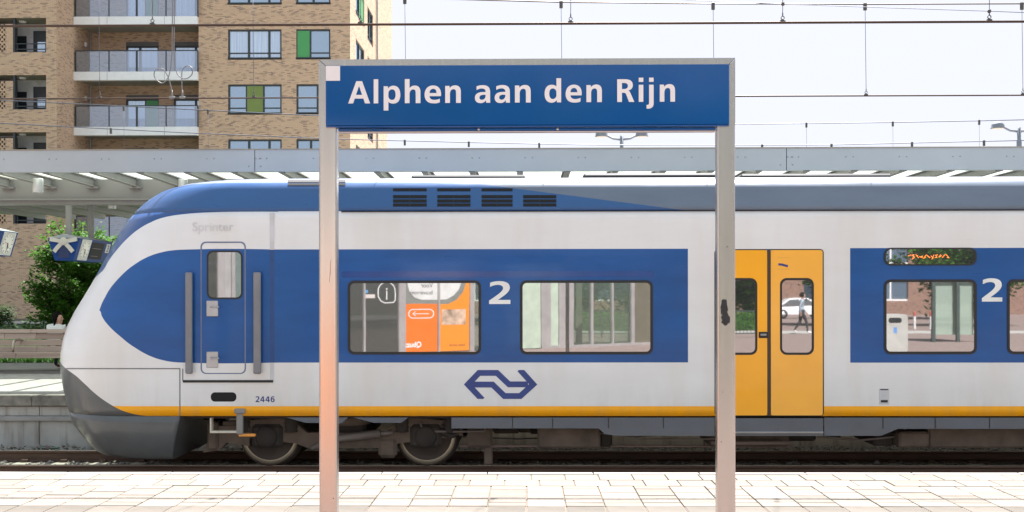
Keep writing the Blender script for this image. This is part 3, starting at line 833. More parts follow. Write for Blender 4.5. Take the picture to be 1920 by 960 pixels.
# running gear
WR = .43
hub_z = RAILZ + WR
def bogie(xa, xb, name='bogie', full=True):
    xc = (xa + xb) / 2
    fr = MB(); y = YN - .22
    # side frame with dropped middle
    fr.prism([(xa - .62, hub_z + .02), (xa - .62, hub_z + .20), (xa + .3, hub_z + .26), (xa + .55, hub_z + .05), (xb - .55, hub_z + .05), (xb - .3, hub_z + .26), (xb + .62, hub_z + .20), (xb + .62, hub_z + .02), (xb - .40, hub_z - .10), (xb - .55, hub_z - .16), (xa + .55, hub_z - .16), (xa + .40, hub_z - .10)], XZ, y, y + .13)
    o = fr.build(name, DUST, train)
    for x in (xa, xb):
        for yy, s in ((YN, 1), (YF, -1)):
            w_ = MB().lathe([(.10, -.075), (.28, -.062), (.34, -.055), (.352, -.07), (WR - .012, -.07), (WR, -.06), (WR - .004, .05), (WR + .03, .055), (WR + .03, .075), (.1, .075)], (x, yy, hub_z), 'Y', 40)
            if s < 0: w_.v = [(a, 2 * yy - b, c) for a, b, c in w_.v]
            w_.build('wheel', simple('wheel_steel', (.060, .046, .036), .7, .2, var=.3) if 'wheel_steel' not in MATS else MATS['wheel_steel'], o)
        ty = MB().lathe([(.352, -.0725), (.402, -.0725), (.402, -.069), (.352, -.069)], (x, YN, hub_z), 'Y', 40)
        ty.build('tyre_face', simple('lit_tyre_steel', (.50, .43, .33), .45, .7) if 'lit_tyre_steel' not in MATS else MATS['lit_tyre_steel'], o)  # bright ring colour stands in for light on the tyre face
        b_ = MB().lathe([(0, -.0), (.12, .0), (.15, .03), (.15, .2), (0, .2)], (x, y - .09, hub_z), 'Y', 20)
        b_.bbox(x - .22, x + .22, y - .05, y + .10, hub_z - .16, hub_z + .17, .05)
        b_.build('axle_box', DUSTD, o)
        for dx in (-.33, .33):
            MB().lathe([(.09, -.12), (.10, -.11), (.085, -.08), (.10, -.05), (.085, -.02), (.10, .01), (.085, .04), (.10, .07), (.09, .08)], (x + dx, y + .02, hub_z + .18), 'Z', 14).build('spring', DUSTD, o)
        MB().bbox(x - .26, x + .26, YN + .05, YN + .15, hub_z - .26, hub_z + .30, .05).build('brake_caliper', DUSTD, o)
        MB().tube([(x, YN, hub_z), (x, YF, hub_z)], .085, 12).build('axle', DUSTD, o)
    # damper, air spring, brake pipes, bolster
    MB().tube([(xa + .62, y - .05, hub_z - .16), (xa + 1.0, y - .06, hub_z - .02), (xb - .62, y - .06, hub_z + .05)], [.035, .055, .06], 10).tube([(xb - .72, y - .06, hub_z + .035), (xb - .45, y - .06, hub_z + .06)], .035, 8).build('damper', simple('damper_grey', (.17, .145, .13), .6, .2) if 'damper_grey' not in MATS else MATS['damper_grey'], o)
    MB().lathe([(.0, -.02), (.30, 0), (.37, .06), (.37, .16), (.28, .22), (0, .23)], (xc, YN - .08, hub_z + .16), 'Z', 22).build('air_spring', DUST, o)
    MB().bbox(xc - .25, xc + .25, YN - .1, YF + .1, hub_z - .08, hub_z + .22, .04).build('bolster', DUSTD, o)
    MB().bbox(xa - .62, xa - .48, y, YF + .22, hub_z - .02, hub_z + .16, .03).bbox(xb + .48, xb + .62, y, YF + .22, hub_z - .02, hub_z + .16, .03).build('end_beam', DUSTD, o)
    MB().bbox(xb - .66, xb - .40, y - .04, y + .09, hub_z - .30, hub_z - .02, .05).build('sand_box', DUST, o)
    MB().bbox(xb + .55, xb + .92, y - .02, y + .14, hub_z - .16, hub_z + .13, .04).bbox(xb + .80, xb + .92, y + .02, y + .1, hub_z - .40, hub_z - .1, .02).build('guard_iron', DUST, o)
    for k in range(4):
        MB().tube([(xb + .22, y - .03, hub_z + .16 - .045 * k), (xb + .34, y - .05, hub_z + .12 - .045 * k), (xb + .46, y - .02, hub_z + .15 - .045 * k)], .014, 6).build('brake_hose', DARKM, o)
    return o
xw1, xw2 = ax(508, YN), ax(801, YN)
bg1 = bogie(xw1, xw2)
bogie(xw2 + 11.5, xw2 + 13.7)
MB().bbox(sx(372), sx(392), YN - .3, YN + .2, szz(852), szz(797), .03).prism([(sx(385), szz(806)), (sx(452), szz(806)), (sx(452), szz(845)), (sx(408), szz(838)), (sx(395), szz(852)), (sx(362), szz(858))], XZ, YN - .25, YN - .05).build('rail_guard', DUST, train)
MB().bbox(sx(443), sx(455), YS - .01, YS + .05, szz(815), szz(768), .01).bbox(sx(440), sx(460), YS - .035, YS + .03, szz(775), szz(766), .008).build('step_hanger', simple('hanger_grey', (.22, .21, .20), .5), train)
MB().bbox(sx(393), sx(447), YS + .0, YS + .10, szz(812.5), szz(808.5), .005).bbox(sx(393), sx(396), YS + .0, YS + .10, szz(809), szz(784), .004).build('step_plate', simple('step_pale', (.55, .50, .42), .5), train)
MB().bbox(sx(447), sx(478), YS + .0, YS + .06, szz(819), szz(814), .006).build('step_light', simple('amber_plate', (.75, .30, .05), .5), train)
# underfloor boxes
def ubox(a, b, t, bt, y0=15.0, y1=16.9, mat=DUST, nm='underfloor_box'):
    MB().bbox(sx(a), sx(b), y0, y1, szz(bt), szz(t), .03).build(nm, mat, train)
ubox(340, 372, 784, 802, 15.6, 17.0, DUSTD); ubox(520, 830, 784, 797, 15.3, 17.3, DUSTD)
ubox(1008, 1128, 804, 846, 14.95, 15.5); ubox(860, 905, 804, 818, 15.3, 16.9, DUSTD); ubox(1128, 1152, 818, 846, 15.1, 15.6, DUSTD)
ubox(905, 1010, 804, 816, 15.9, 17.3, DUSTD); ubox(1150, 1345, 818, 826, 15.6, 17.3, DUSTD)
ubox(1340, 1495, 818, 846, 15.15, 16.0); ubox(1495, 1560, 818, 842, 15.5, 16.0, DUSTD); ubox(1660, 1700, 805, 846, 15.2, 16.2, DUSTD)
ubox(1698, 1756, 814, 844, 14.95, 15.4); ubox(1756, 2100, 805, 846, 15.0, 16.9)
MB().tube([(sx(860), 15.2, szz(846)), (sx(1500), 15.2, szz(846))], .02, 6).tube([(sx(1340), 15.0, szz(836)), (sx(1492), 15.0, szz(836))], .03, 8).build('brake_pipe', simple('pipe_rust', (.18, .13, .11), .6), train)
MB().box(sx(340), XEND - .1, TRK - 1.25, TRK + 1.25, zb0 - .05, zb0 - .006).build('floor_plate', DUSTD, train)
rq = random.Random(77)
for k in range(34):
    a = rq.uniform(860, 2100); w_ = rq.uniform(12, 55); t_ = rq.uniform(806, 826); h_ = rq.uniform(8, 22)
    if 1120 < a < 1350 or 1345 < a < 1500: t_ = 819
    MB().bbox(sx(a), sx(a + w_), 15.02 + rq.uniform(.15, 1.2), 16.5, szz(t_ + h_), szz(t_ - 6), .015).build('junction_box', rq.choice((DUST, DUSTD, DARKM)), train)
for k in range(14):
    a = rq.uniform(540, 2000); z_ = szz(rq.uniform(800, 832)); l_ = rq.uniform(.5, 1.8); y_ = rq.uniform(14.98, 15.35)
    MB().tube([(sx(a), y_, z_ + .12), (sx(a) + .05, y_, z_), (sx(a) + l_ * .5, y_, z_ - rq.uniform(0, .06)), (sx(a) + l_, y_, z_), (sx(a) + l_ + .04, y_, z_ + .12)], rq.uniform(.008, .018), 6).build('hose', rq.choice((DARKM, MATS['damper_grey'])), train)
tipx = lerp_tab(TIP, -.1)
MB().bbox(tipx - .14, tipx + .5, TRK - .16, TRK + .16, -.02, .26, .05).tube([(tipx + .1, TRK + .3, .1), (tipx - .12, TRK + .34, -.05), (tipx - .1, TRK + .36, -.28)], .03, 8).build('coupler', simple('coupler_rust', (.10, .055, .035), .8), train)

# ================================================================== station name sign
YB = 5.0
def bx(px): return ax(px, YB)
def bz(py, px=990): return at(px, py, YB).z
sg = thing('station_sign', 'blue station name sign with white lettering on two brushed steel posts', 'sign', (ax(988, YB), YB, 0))
zt = bz(110); xl0, xl1, xr0, xr1 = bx(598), bx(631), bx(1345), bx(1379)
PW = xl1 - xl0; PD = .062
M_POST = NT('anodised_aluminium')
f_ = M_POST.noise(1, 5, .6, M_POST.mapped((60, 60, 1.2))); g_ = M_POST.noise(2.2, 5, .65)
M_POST.base(M_POST.mix(M_POST.ramp(g_, [(.62, (0, 0, 0)), (.8, (.35, .35, .35))]), M_POST.ramp(f_, [(.3, (.42, .395, .375)), (.7, (.49, .465, .44))]), (.40, .36, .33)))
M_POST.set(.27, 1.0, .5); M_POST.bump(f_, .05, .002); M_POST = M_POST.m
def post(x0, x1, mitre):
    m = MB(); m.prism(rrect(x0, x1, YB, YB + PD, .006, 3), lambda u, v, h: (u, v, h), -.0005, zt - PW * .33)
    return m.build('post', M_POST, sg)
pL, pR = post(xl0, xl1, 1), post(xr0, xr1, -1)
# mitred head rail and its corners
hz = bz(122)
def head(poly): return MB().prism(poly, XZ, YB - .001, YB + PD + .001)
head([(xl0, zt), (xr1, zt), (bx(1367.5), hz), (bx(611.5), hz)]).build('head_rail', M_POST, sg)
head([(xl0 - .0, zt - .004), (bx(611.2), hz - .003), (bx(611.2), bz(236)), (xl0, bz(236))]).build('corner_cheek', M_POST, sg)
head([(xr1, zt - .004), (xr1, bz(236)), (bx(1367.8), bz(236)), (bx(1367.8), hz - .003)]).build('corner_cheek', M_POST, sg)
for a_, b_, c_, d_ in ((598.5, 110.5, 611.6, 122.3), (1378.5, 110.5, 1367.4, 122.3)):
    MB().prism(stroke([(bx(a_), bz(b_)), (bx(c_), bz(d_))], .0022), XZ, YB - .0022, YB + .003).build('mitre_joint', DARKM, sg)
M_FACE = simple('sign_blue', (.004, .072, .255), .10, var=.10, scale=.8, coat=.30, spec=.3)
zf0, zf1 = bz(235.5), bz(122.5)
panel = MB().bbox(bx(611.8), bx(1367.2), YB - .012, YB + .05, zf0, zf1, .003).build('sign_panel', M_FACE, sg)
MB().bbox(bx(612), bx(1367), YB - .016, YB + .045, bz(238.5), zf0 - .0015, .003).build('lower_trim', M_FACE, sg)
MB().bbox(bx(634), bx(1343), YB + .004, YB + .052, bz(244.5), bz(239.2), .004).build('lower_rail', M_FACE, sg)
MB().bbox(bx(634), bx(1343), YB + .006, YB + .05, bz(246.8), bz(245), .002).build('rail_lip', STEEL, sg)
for px in (898, 1046): MB().lathe([(.0, 0), (.006, 0), (.006, -.004), (0, -.005)], (bx(px), YB + .004, bz(242)), 'Y', 8).build('screw', STEEL, sg)
M_LET = simple('white_film', (.74, .71, .71), .45, var=.03)
MB().box(bx(612.5), bx(639), YB - .0145, YB - .011, bz(151), bz(123.5)).build('white_square', M_LET, panel)
LX = [('A', 42, 163), ('l', 183, 208), ('p', 238, 330), ('h', 355, 441), ('e', 464, 555), ('n', 578, 664), ('a', 742, 827), ('a', 851, 936), ('n', 963, 1050), ('d', 1127, 1218), ('e', 1243, 1332), ('n', 1358, 1443), ('R', 1528, 1622), ('i', 1647, 1672), ('j', 1690, 1729), ('n', 1763, 1847)]
cs = 650.0 / 1920.0
for ch, a, b in LX:
    gw = max(p[0] for c in GLYPH[ch] for p in contour(c))
    x0 = bx(640 + a * cs); kx = (bx(640 + b * cs) - x0) / gw
    base_py = 130 + (188.5 - 4 * (a / 1920)) * cs
    z0 = bz(base_py); k = (bz(130 + 65 * cs) - bz(130 + 188 * cs)) / 123.0
    me = fill_mesh('letter', glyph_contours(ch, x0, z0, k, kx), .003); me.materials.append(M_LET)
    me.transform(Matrix.Translation((0, YB - .0145, 0))); link('letter', me, panel)
# torn black sticker on the right post
rs = random.Random(11)
def blob(cx, cy, rx, ry, n=22):
    return [(cx + rx * math.cos(2 * math.pi * k / n) * rs.uniform(.72, 1.1), cy + ry * math.sin(2 * math.pi * k / n) * rs.uniform(.8, 1.08)) for k in range(n)]
M_TORN = simple('torn_sticker', (.022, .022, .024), .7, var=.3, scale=30)
for cx, cy, rx, ry, d in ((1357.5, 577, 7.5, 16.5, .0030), (1360, 598.5, 8.5, 13, .0036)):
    MB().prism([(bx(a), bz(b)) for a, b in blob(cx, cy, rx, ry)], XZ, YB - d, YB + .002).build('torn_sticker', M_TORN, pR)
M_SCR = simple('rust_scratch', (.25, .10, .06), .8)
for q in ([(620, 496), (619.6, 508), (619.2, 526)], [(619, 509), (620, 511), (619, 512)], [(1357, 553), (1358, 553.5)]):
    pass
MB().prism(stroke([(bx(620), bz(488)), (bx(619.3), bz(508)), (bx(617.5), bz(528))], .0012), XZ, YB - .0015, YB + .002).prism(blob(bx(619.3), bz(510), .0028, .0035, 10), XZ, YB - .0020, YB + .001).build('scratch', M_SCR, pL)
for px, py, o in ((1364, 463, pR), (1354, 735, pR), (624.5, 935, pL), (1352, 828, pR)):
    MB().prism(blob(bx(px), bz(py), .0022, .003, 8), XZ, YB - .0012, YB + .002).build('nick', M_TORN, o)

# ================================================================== canopy over the far platform
M_CAN = simple('canopy_paint', (.40, .43, .44), .45, .1, var=.06, scale=.8, coat=.2)
M_CAN2 = simple('canopy_beam_paint', (.22, .215, .205), .6, var=.08, scale=.8)
M_FROST = NT('frosted_roof_glass')
tb = M_FROST.n('ShaderNodeBsdfTransparent'); tb.inputs[0].default_value = (.88, .92, .86, 1)
tl = M_FROST.n('ShaderNodeBsdfTranslucent'); tl.inputs[0].default_value = (.55, .58, .53, 1)
mx = M_FROST.n('ShaderNodeMixShader'); mx.inputs[0].default_value = .32
M_FROST.l(tb.outputs[0], mx.inputs[1]); M_FROST.l(tl.outputs[0], mx.inputs[2]); M_FROST.l(mx.outputs[0], M_FROST.out.inputs[0]); M_FROST = M_FROST.m
YC1 = 18.35
zc0, zc1 = az(320.5, YC1), az(279.5, YC1)
can = thing('platform_canopy', 'long grey steel platform canopy with glass roof panels behind the train', 'canopy', (0, 22, 0))
xs1, xs2 = ax(478, YC1), ax(1475, YC1); PL = xs2 - xs1
for k in range(-2, 4):
    a = xs1 + PL * k
    m = MB().prism([(YC1, zc0), (YC1 + .012, zc0), (YC1 + .012, zc1 - .03), (YC1 + .09, zc1 - .012), (YC1 + .09, zc1), (YC1, zc1)], lambda u, v, h: (h, u, v), a + .006, a + PL - .006)
    m.box(a + .006, a + PL - .006, YC1 + .012, YC1 + .14, zc0, zc0 + .014)
    o = m.build('fascia_panel', M_CAN, can)
    n = 0
    while n * .886 < PL:
        xx = a + .10 + n * .886
        for dx in (0, .12):
            MB().lathe([(0, -.006), (.011, -.005), (.013, 0), (.013, .002)], (xx + dx - (.2 if n == 0 and dx else 0), YC1, zc0 + .22), 'Y', 8).build('bolt', MATS['grey_plate'], o)
        n += 1
    for dx in (.10, PL - .10): MB().lathe([(0, -.006), (.011, -.005), (.013, 0), (.013, .002)], (a + dx, YC1, zc0 + .09), 'Y', 8).build('bolt', MATS['grey_plate'], o)
    MB().box(a + PL - .006, a + PL + .006, YC1 + .003, YC1 + .012, zc0, zc1).build('fascia_joint', DARKM, can)
MB().box(-40, 40, YC1 - .015, YC1 + .10, zc1, zc1 + .018).build('roof_edge', simple('edge_rust', (.30, .26, .20), .7), can)
YM = 20.5
ZGL = az(334.5, YM, 200)
zm0 = az(383, YM, 200)
m = MB(); m.prism([(YM, zm0 + .10), (YM, ZGL - .015), (YM + .02, ZGL - .015), (YM + .02, zm0 + .10)], lambda u, v, h: (h, u, v), -40, 40)
m.box(-40, 40, YM - .10, YM + .32, zm0 + .07, zm0 + .10); m.box(-40, 40, YM - .02, YM + .24, zm0 + .0, zm0 + .068); m.box(-40, 40, YM + .02, YM + .30, ZGL - .045, ZGL - .016)
m.build('main_beam', M_CAN2, can)
raf = None; x_r = ax(975, 18.6)
for i in range(-16, 17):
    if raf is None:
        m = MB(); m.prism([(YC1 + .05, ZGL - .13), (YM + .0, ZGL - .15), (YM + .0, ZGL - .012), (YC1 + .05, ZGL - .012)], lambda u, v, h: (h, u, v), -.006, .006)
        m.prism([(YC1 + .05, ZGL - .142), (YM + .0, ZGL - .162), (YM + .0, ZGL - .15), (YC1 + .05, ZGL - .13)], lambda u, v, h: (h, u, v), -.05, .05)
        m.prism([(YC1 + .05, ZGL - .012), (YM + .0, ZGL - .012), (YM + .0, ZGL - .002), (YC1 + .05, ZGL - .002)], lambda u, v, h: (h, u, v), -.05, .05)
        m.box(-.12, .12, YM - .10, YM - .002, ZGL - .195, ZGL - .164).box(-.05, .05, YM + .30, 29.25, ZGL - .14, ZGL - .002)
        o = m.build('rafter', M_CAN2, can); raf = o.data
    else: o = link('rafter', raf, can)
    o.matrix_parent_inverse = Matrix.Translation((0, -22, 0)); o.location = (x_r + i * .80, 0, 0)
gp = None
for i in range(-16, 16):
    for (ya, yb) in ((YC1 + .10, YM + .30), (YM + .32, 23.8)):
        MB().box(x_r + i * .80 + .055, x_r + i * .80 + .745, ya, yb, ZGL + .002, ZGL + .012).build('roof_glass', M_FROST, can)
MB().box(-40, 40, 23.82, 29.3, ZGL + .002, ZGL + .03).build('roof_sheet', M_CAN2, can)
MB().box(-40, 40, 29.302, 29.34, az(388, 29.3, 200), zc1 + .25).build('rear_fascia', M_CAN2, can)
for px in (420, 1010, 1330):
    MB().lathe([(.11, 0), (.11, zm0 + .0)], (ax(px, 20.62), 20.62, 0), 'Z', 20).build('column', M_CAN, can)
M_LAMP = simple('lamp_aluminium', (.55, .56, .55), .4, .4)
def can_lamp(px, pyt, pyb, Y, label, wpx):
    r = wpx / 2 * Y / F; zt, zb = az(pyt, Y, px), az(pyb, Y, px); x = ax(px, Y)
    t = thing('canopy_lamp', label, 'lamp', (x, Y, zt), 'lamps under the canopy')
    MB().lathe([(0, zt), (r * .96, zt), (r, zt - .01), (r, zb + .01), (r * .95, zb), (r * .85, zb + .02), (0, zb + .03)], (x, Y, 0), 'Z', 24).build('housing', M_LAMP, t)
    MB().bbox(x - .035, x + .035, Y - .035, Y + .035, zt, ZGL - .13, .006).build('hanger', M_LAMP, t)
can_lamp(71.5, 335, 361.5, 19.4, 'cylinder lamp under the canopy edge above the two platform clocks', 19)
can_lamp(343.5, 336, 361.5, 19.4, 'cylinder lamp under the canopy just above the sloping train nose', 17)
can_lamp(210, 380.5, 392, 24.6, 'small lamp behind the main canopy beam right of the clock hangers', 15)

# clock and display boxes that hang across the far platform
M_CB = simple('clock_box_blue', (.012, .05, .22), .55, spec=.15)
M_CBD = simple('clock_box_dark', (.012, .028, .10), .4)
M_CW = simple('clock_panel_white', (.62, .62, .60), .5)
M_DIAL = simple('clock_dial', (.78, .77, .70), .4)
M_SCREEN = simple('dark_screen', (.006, .007, .009), .6, spec=.15)
M_STAR = simple('bracket_grey', (.50, .48, .45), .5)
def clock_box(p, label, clock_at, hang):
    """box along Y, sloped sides; near end at p (bottom centre of the near end), length 1.8"""
    t = thing('platform_clock', label, 'clock', p, 'clock boxes under the canopy', world=False)
    wt, wb, h, Ln = .34, .20, .47, 1.85
    side = lambda z: wb + (wt - wb) * z / h
    MB().prism([(-wb, 0), (wb, 0), (wt, h), (-wt, h)], lambda u, v, q: (u, q, v), 0, Ln).build('housing', M_CB, t)
    MB().prism([(-wt - .01, h + .002), (wt + .01, h + .002), (0, h + .09)], lambda u, v, q: (u, q, v), -.03, Ln + .03).build('cover', simple('clock_cover', (.30, .33, .36), .4) if 'clock_cover' not in MATS else MATS['clock_cover'], t)
    e = MB(); e.prism([(-.13, .05), (.13, .05), (.09, .30), (-.09, .30)], lambda u, v, q: (u, q, v), -.012, .0); e.build('end_recess', M_CBD, t)
    s_ = MB(); s_.lathe([(0, -.05), (.075, -.05), (.085, -.04), (.085, -.012)], (0, 0, .40), 'Y', 18)
    for (dx, dz) in ((-.29, .05), (.29, .05), (-.20, -.22), (.20, -.22)):
        s_.prism(stroke([(0, .40), (dx * .6, .40 + dz * .55), (dx, .40 + dz)], .085), lambda u, v, q: (u, q, v), -.035 - .002 * abs(dz) * 10, -.013)
    s_.build('bracket', M_STAR, t)
    n = Vector((h, 0, -(wt - wb))).normalized()      # outward normal of the right side
    def face(y, z, d): return Vector((side(z), y, z)) + n * d
    def quad(y0, y1, z0, z1, d, name, mat, parent=t):
        m = MB(); a = [face(y0, z0, d), face(y1, z0, d), face(y1, z1, d), face(y0, z1, d)]; b = [q - n * .02 for q in a]
        m.add(a + b, [(0, 1, 2, 3), (0, 4, 5, 1), (1, 5, 6, 2), (2, 6, 7, 3), (3, 7, 4, 0)]); return m.build(name, mat, parent)
    c0 = clock_at
    cp = quad(c0, c0 + .50, .015, h - .01, .008, 'clock_panel', M_CW)
    cc = face(c0 + .25, h / 2, .009); ey = Vector((0, 1, 0)); ez = n.cross(ey).normalized(); ez = ez if ez.z > 0 else -ez
    def disc(r, d, name, mat):
        m = MB(); m.add([cc + n * d + ey * r * math.cos(2 * math.pi * k / 28) + ez * r * math.sin(2 * math.pi * k / 28) for k in range(28)], [list(range(28))]); return m.build(name, mat, cp)
    disc(.215, .001, 'bezel', M_STAR); disc(.20, .003, 'dial', M_DIAL)
    m = MB()
    def bar(ang, r0, r1, w, d, mi=0):
        u = ey * math.sin(ang) + ez * math.cos(ang); v = ey * math.cos(ang) - ez * math.sin(ang)
        m.add([cc + n * d + u * r0 + v * w, cc + n * d + u * r1 + v * w, cc + n * d + u * r1 - v * w, cc + n * d + u * r0 - v * w], [(0, 1, 2, 3)], mi)
    for k in range(12): bar(R(30 * k), .155, .185, .008, .005)
    m.build('hour_marks', BLACK, cp, kind='stuff')
    m = MB(); bar(R(174), -.03, .165, .008, .007); m.build('minute_hand', BLACK, cp)
    m = MB(); bar(R(147), -.03, .11, .011, .006); m.build('hour_hand', BLACK, cp)
    m = MB(); bar(R(285), -.05, .15, .004, .008); m.build('second_hand', simple('red_hand', (.5, .02, .02), .5) if 'red_hand' not in MATS else MATS['red_hand'], cp)
    if clock_at < .6:
        dp = quad(.72, 1.42, .06, h - .05, .006, 'display', M_SCREEN)
        quad(.80, 1.30, .285, .292, .0075, 'display_text', simple('screen_text', (.30, .22, .20), .5) if 'screen_text' not in MATS else MATS['screen_text'], dp)
        quad(.82, 1.2, .12, .126, .0075, 'display_text', MATS['screen_text'], dp)
        np_ = quad(1.55, 1.76, .22, .42, .006, 'number_plate', M_CW)
        me = fill_mesh('digit', [[((a - 41) * .00125, (b - 60) * .00125) for a, b in contour(c)] for c in GLYPH['3']], .002); me.materials.append(NAVY)
        o_ = face(1.655, .32, .0095)
        me.transform(Matrix(((ey.x, -n.x, ez.x, o_.x), (ey.y, -n.y, ez.y, o_.y), (ey.z, -n.z, ez.z, o_.z), (0, 0, 0, 1)))); link('digit', me, np_)
    for y in hang:
        MB().bbox(-.055, .055, y - .05, y + .05, h + .04, ZGL - .12 - p[2], .008).build('hanging_post', M_CAN2, t)
    return t
p1 = at(120, 488, 23.2)
clock_box(tuple(p1), 'hanging blue platform clock with star bracket end and dark departure screen beside the green tree', .16, (.25, 1.45))
xx = ax(25, 21.6) - .29
clock_box((xx, 19.85, az(478, 20.9, 20)), 'white dialled platform clock cut by the left edge of the picture', 1.28, (.3, 1.3))

# ================================================================== apartment building
M_BR = brick_mat('yellow_brick', (.60, .41, .27), (.46, .30, .20), (.22, .155, .13), (.38, .30, .225))
M_FR = simple('anthracite_frame', (.028, .036, .040), .45)
M_PANE = glass_mat('flat_glass', (.06, .085, .12), .40, .02, tint=(.66, .85, 1.0))
def curtain_glass():
    m = NT('curtained_glass')
    f = m.noise(1.0, 3, .6, m.mapped((9, 9, .15)))
    m.base(m.ramp(f, [(.35, (.22, .27, .36)), (.65, (.40, .45, .54))])); m.set(.5)
    g = m.n('ShaderNodeBsdfGlossy'); g.inputs['Roughness'].default_value = .02; g.inputs['Color'].default_value = (.72, .87, 1, 1)
    mx = m.n('ShaderNodeMixShader'); mx.inputs[0].default_value = .40
    m.l(m.b.outputs[0], mx.inputs[1]); m.l(g.outputs[0], mx.inputs[2]); m.l(mx.outputs[0], m.out.inputs[0]); return m.m
M_CUR = curtain_glass()
M_GREEN = simple('green_infill', (.06, .30, .09), .45, var=.04)
M_OLIVE = simple('olive_infill', (.16, .22, .045), .45, var=.04)
M_WHITEB = simple('balcony_white', (.80, .80, .80), .6, var=.05)
M_SOFF = simple('soffit_concrete', (.34, .31, .27), .85, var=.12, scale=.8)
M_RGL = glass_mat('railing_glass', (.56, .59, .64), .11, .03, tint=(.86, .92, 1.0), thru=.84)
YCF, YA, YBK = 60.0, 57.6, 62.0
xC0, xC1 = ax(373, YCF), ax(657, YCF)
xA = ax(107, YA)
SH = az(137, YCF, 257) - az(240, YCF, 257)
ZF = az(240, YCF, 257)
def zf(i): return ZF - SH * i
apt = thing('apartment_building', 'tall yellow brick apartment block with glass balconies and dark window frames', 'building', (ax(330, YCF), YCF, .3))
ZG, ZT = .0, zf(-5) + 1.2
STOREYS = range(-5, 3)
wr = random.Random(21)
def window(x0, x1, z0, z1, y, splits, infill=None, rail=True, glassm=None, plane='X'):
    """frame with mullions, panes and coloured infill panels as sub-parts. plane X: faces -Y; plane Y: x is depth, faces +X at y"""
    P = (lambda m, a, b, d0, d1, c, e: m.box(a, b, y + d0, y + d1, c, e)) if plane == 'X' else (lambda m, a, b, d0, d1, c, e: m.box(y - d0, y - d1, a, b, c, e))
    m = MB(); fw = .085
    P(m, x0 + .002, x1 - .002, .05, .16, z1 - fw, z1 - .002); P(m, x0 - .02, x1 + .02, .0, .16, z0 - .05, z0 + fw * .9)
    P(m, x0 + .002, x0 + fw, .05, .16, z0 + fw * .9, z1 - fw); P(m, x1 - fw, x1 - .002, .05, .16, z0 + fw * .9, z1 - fw)
    cuts = [x0 + (x1 - x0) * s for s in splits]
    for c in cuts: P(m, c - .055, c + .055, .055, .158, z0 + fw * .9, z1 - fw)
    edges = [x0 + fw] + [v for c in cuts for v in (c - .055, c + .055)] + [x1 - fw]
    zr = z0 + (z1 - z0) * .20
    for k in range(0, len(edges), 2):
        if rail and not (infill and k // 2 in infill): P(m, edges[k], edges[k + 1], .07, .15, zr - .03, zr + .03)
    o = m.build('window', M_FR, apt)
    for k in range(0, len(edges), 2):
        inf = infill and infill.get(k // 2); mm = MB()
        P(mm, edges[k] + (-.03 if inf else .0), edges[k + 1] + (.03 if inf else 0), .045 if inf else .12, .15, z0 + fw * .9 - .0, z1 - fw)
        mm.build('infill_panel' if inf else 'pane', inf or glassm or wr.choice((M_PANE, M_PANE, M_CUR)), o)
    return o
# right-hand front: windows
holes = []
specs = []
bx0, bx1, cx0, cx1 = ax(428, YCF), ax(528.5, YCF), ax(556, YCF), ax(620, YCF)
for i in STOREYS:
    zt_, zb_ = zf(i) + SH * 81 / 103, zf(i) + SH * 26 / 103
    holes += [(bx0, bx1, zb_, zt_), (cx0, cx1, zb_, zt_)]
    big = ((.345, .655), {1: M_OLIVE}) if i in (0, -4) else ((.385, .765), None)
    small = {-1: ((.40,), {0: M_GREEN}), 0: ((.62,), None), 1: ((.42,), None)}.get(i, ((.5,), {0: M_OLIVE} if i in (-4,) else None))
    specs.append((i, zb_, zt_, big, small))
def wall_x(name, x0, x1, y0, y1, holes, z0=ZG, z1=ZT, mat=M_BR):
    m = MB()
    for a, b, c, d in wall_cells(x0, x1, z0, z1, holes): m.box(a, b, y0, y1, c, d)
    return m.build(name, mat, apt)
wall_x('front_wall', xC0, xC1 - .30, YCF, YCF + .30, holes)
for i, zb_, zt_, big, small in specs:
    window(bx0, bx1, zb_, zt_, YCF, big[0], big[1], glassm=M_CUR if i in (-1, -3) else M_PANE); window(cx0, cx1, zb_, zt_, YCF, small[0], small[1], glassm=M_PANE)
# right-hand end wall, seen at a slant
dholes = []
def yd(px): return -xC1 * F / (960 - px) * 1.0
for i in STOREYS:
    zt_, zb_ = zf(i) + SH * 81 / 103, zf(i) + SH * 26 / 103
    dholes += [(62.0, 65.3, zb_, zt_), (66.6, 69.0, zb_ - .35, zt_)]
zstep = az(185, 76, 725)
m = MB()
for a, b, c, d in wall_cells(YCF, 76.0, ZG, ZT, dholes): m.box(xC1 - .30, xC1, a, b, c, d)
m.box(xC1 - .30, xC1, 76.0, 78.6, zstep, ZT)
m.build('end_wall', M_BR, apt)
for i in STOREYS:
    zt_, zb_ = zf(i) + SH * 81 / 103, zf(i) + SH * 26 / 103
    window(62.0, 65.3, zb_, zt_, xC1, (.5,), {1: M_GREEN} if i == -2 else None, glassm=M_PANE, plane='Y'); window(66.6, 69.0, zb_ - .35, zt_, xC1, (.5,), None, glassm=M_PANE, plane='Y')
MB().tube([(xC1 + .06, 70.6, .2), (xC1 + .06, 70.6, ZT)], .05, 8).build('downpipe', simple('zinc_pipe', (.35, .36, .37), .5, .5), apt)
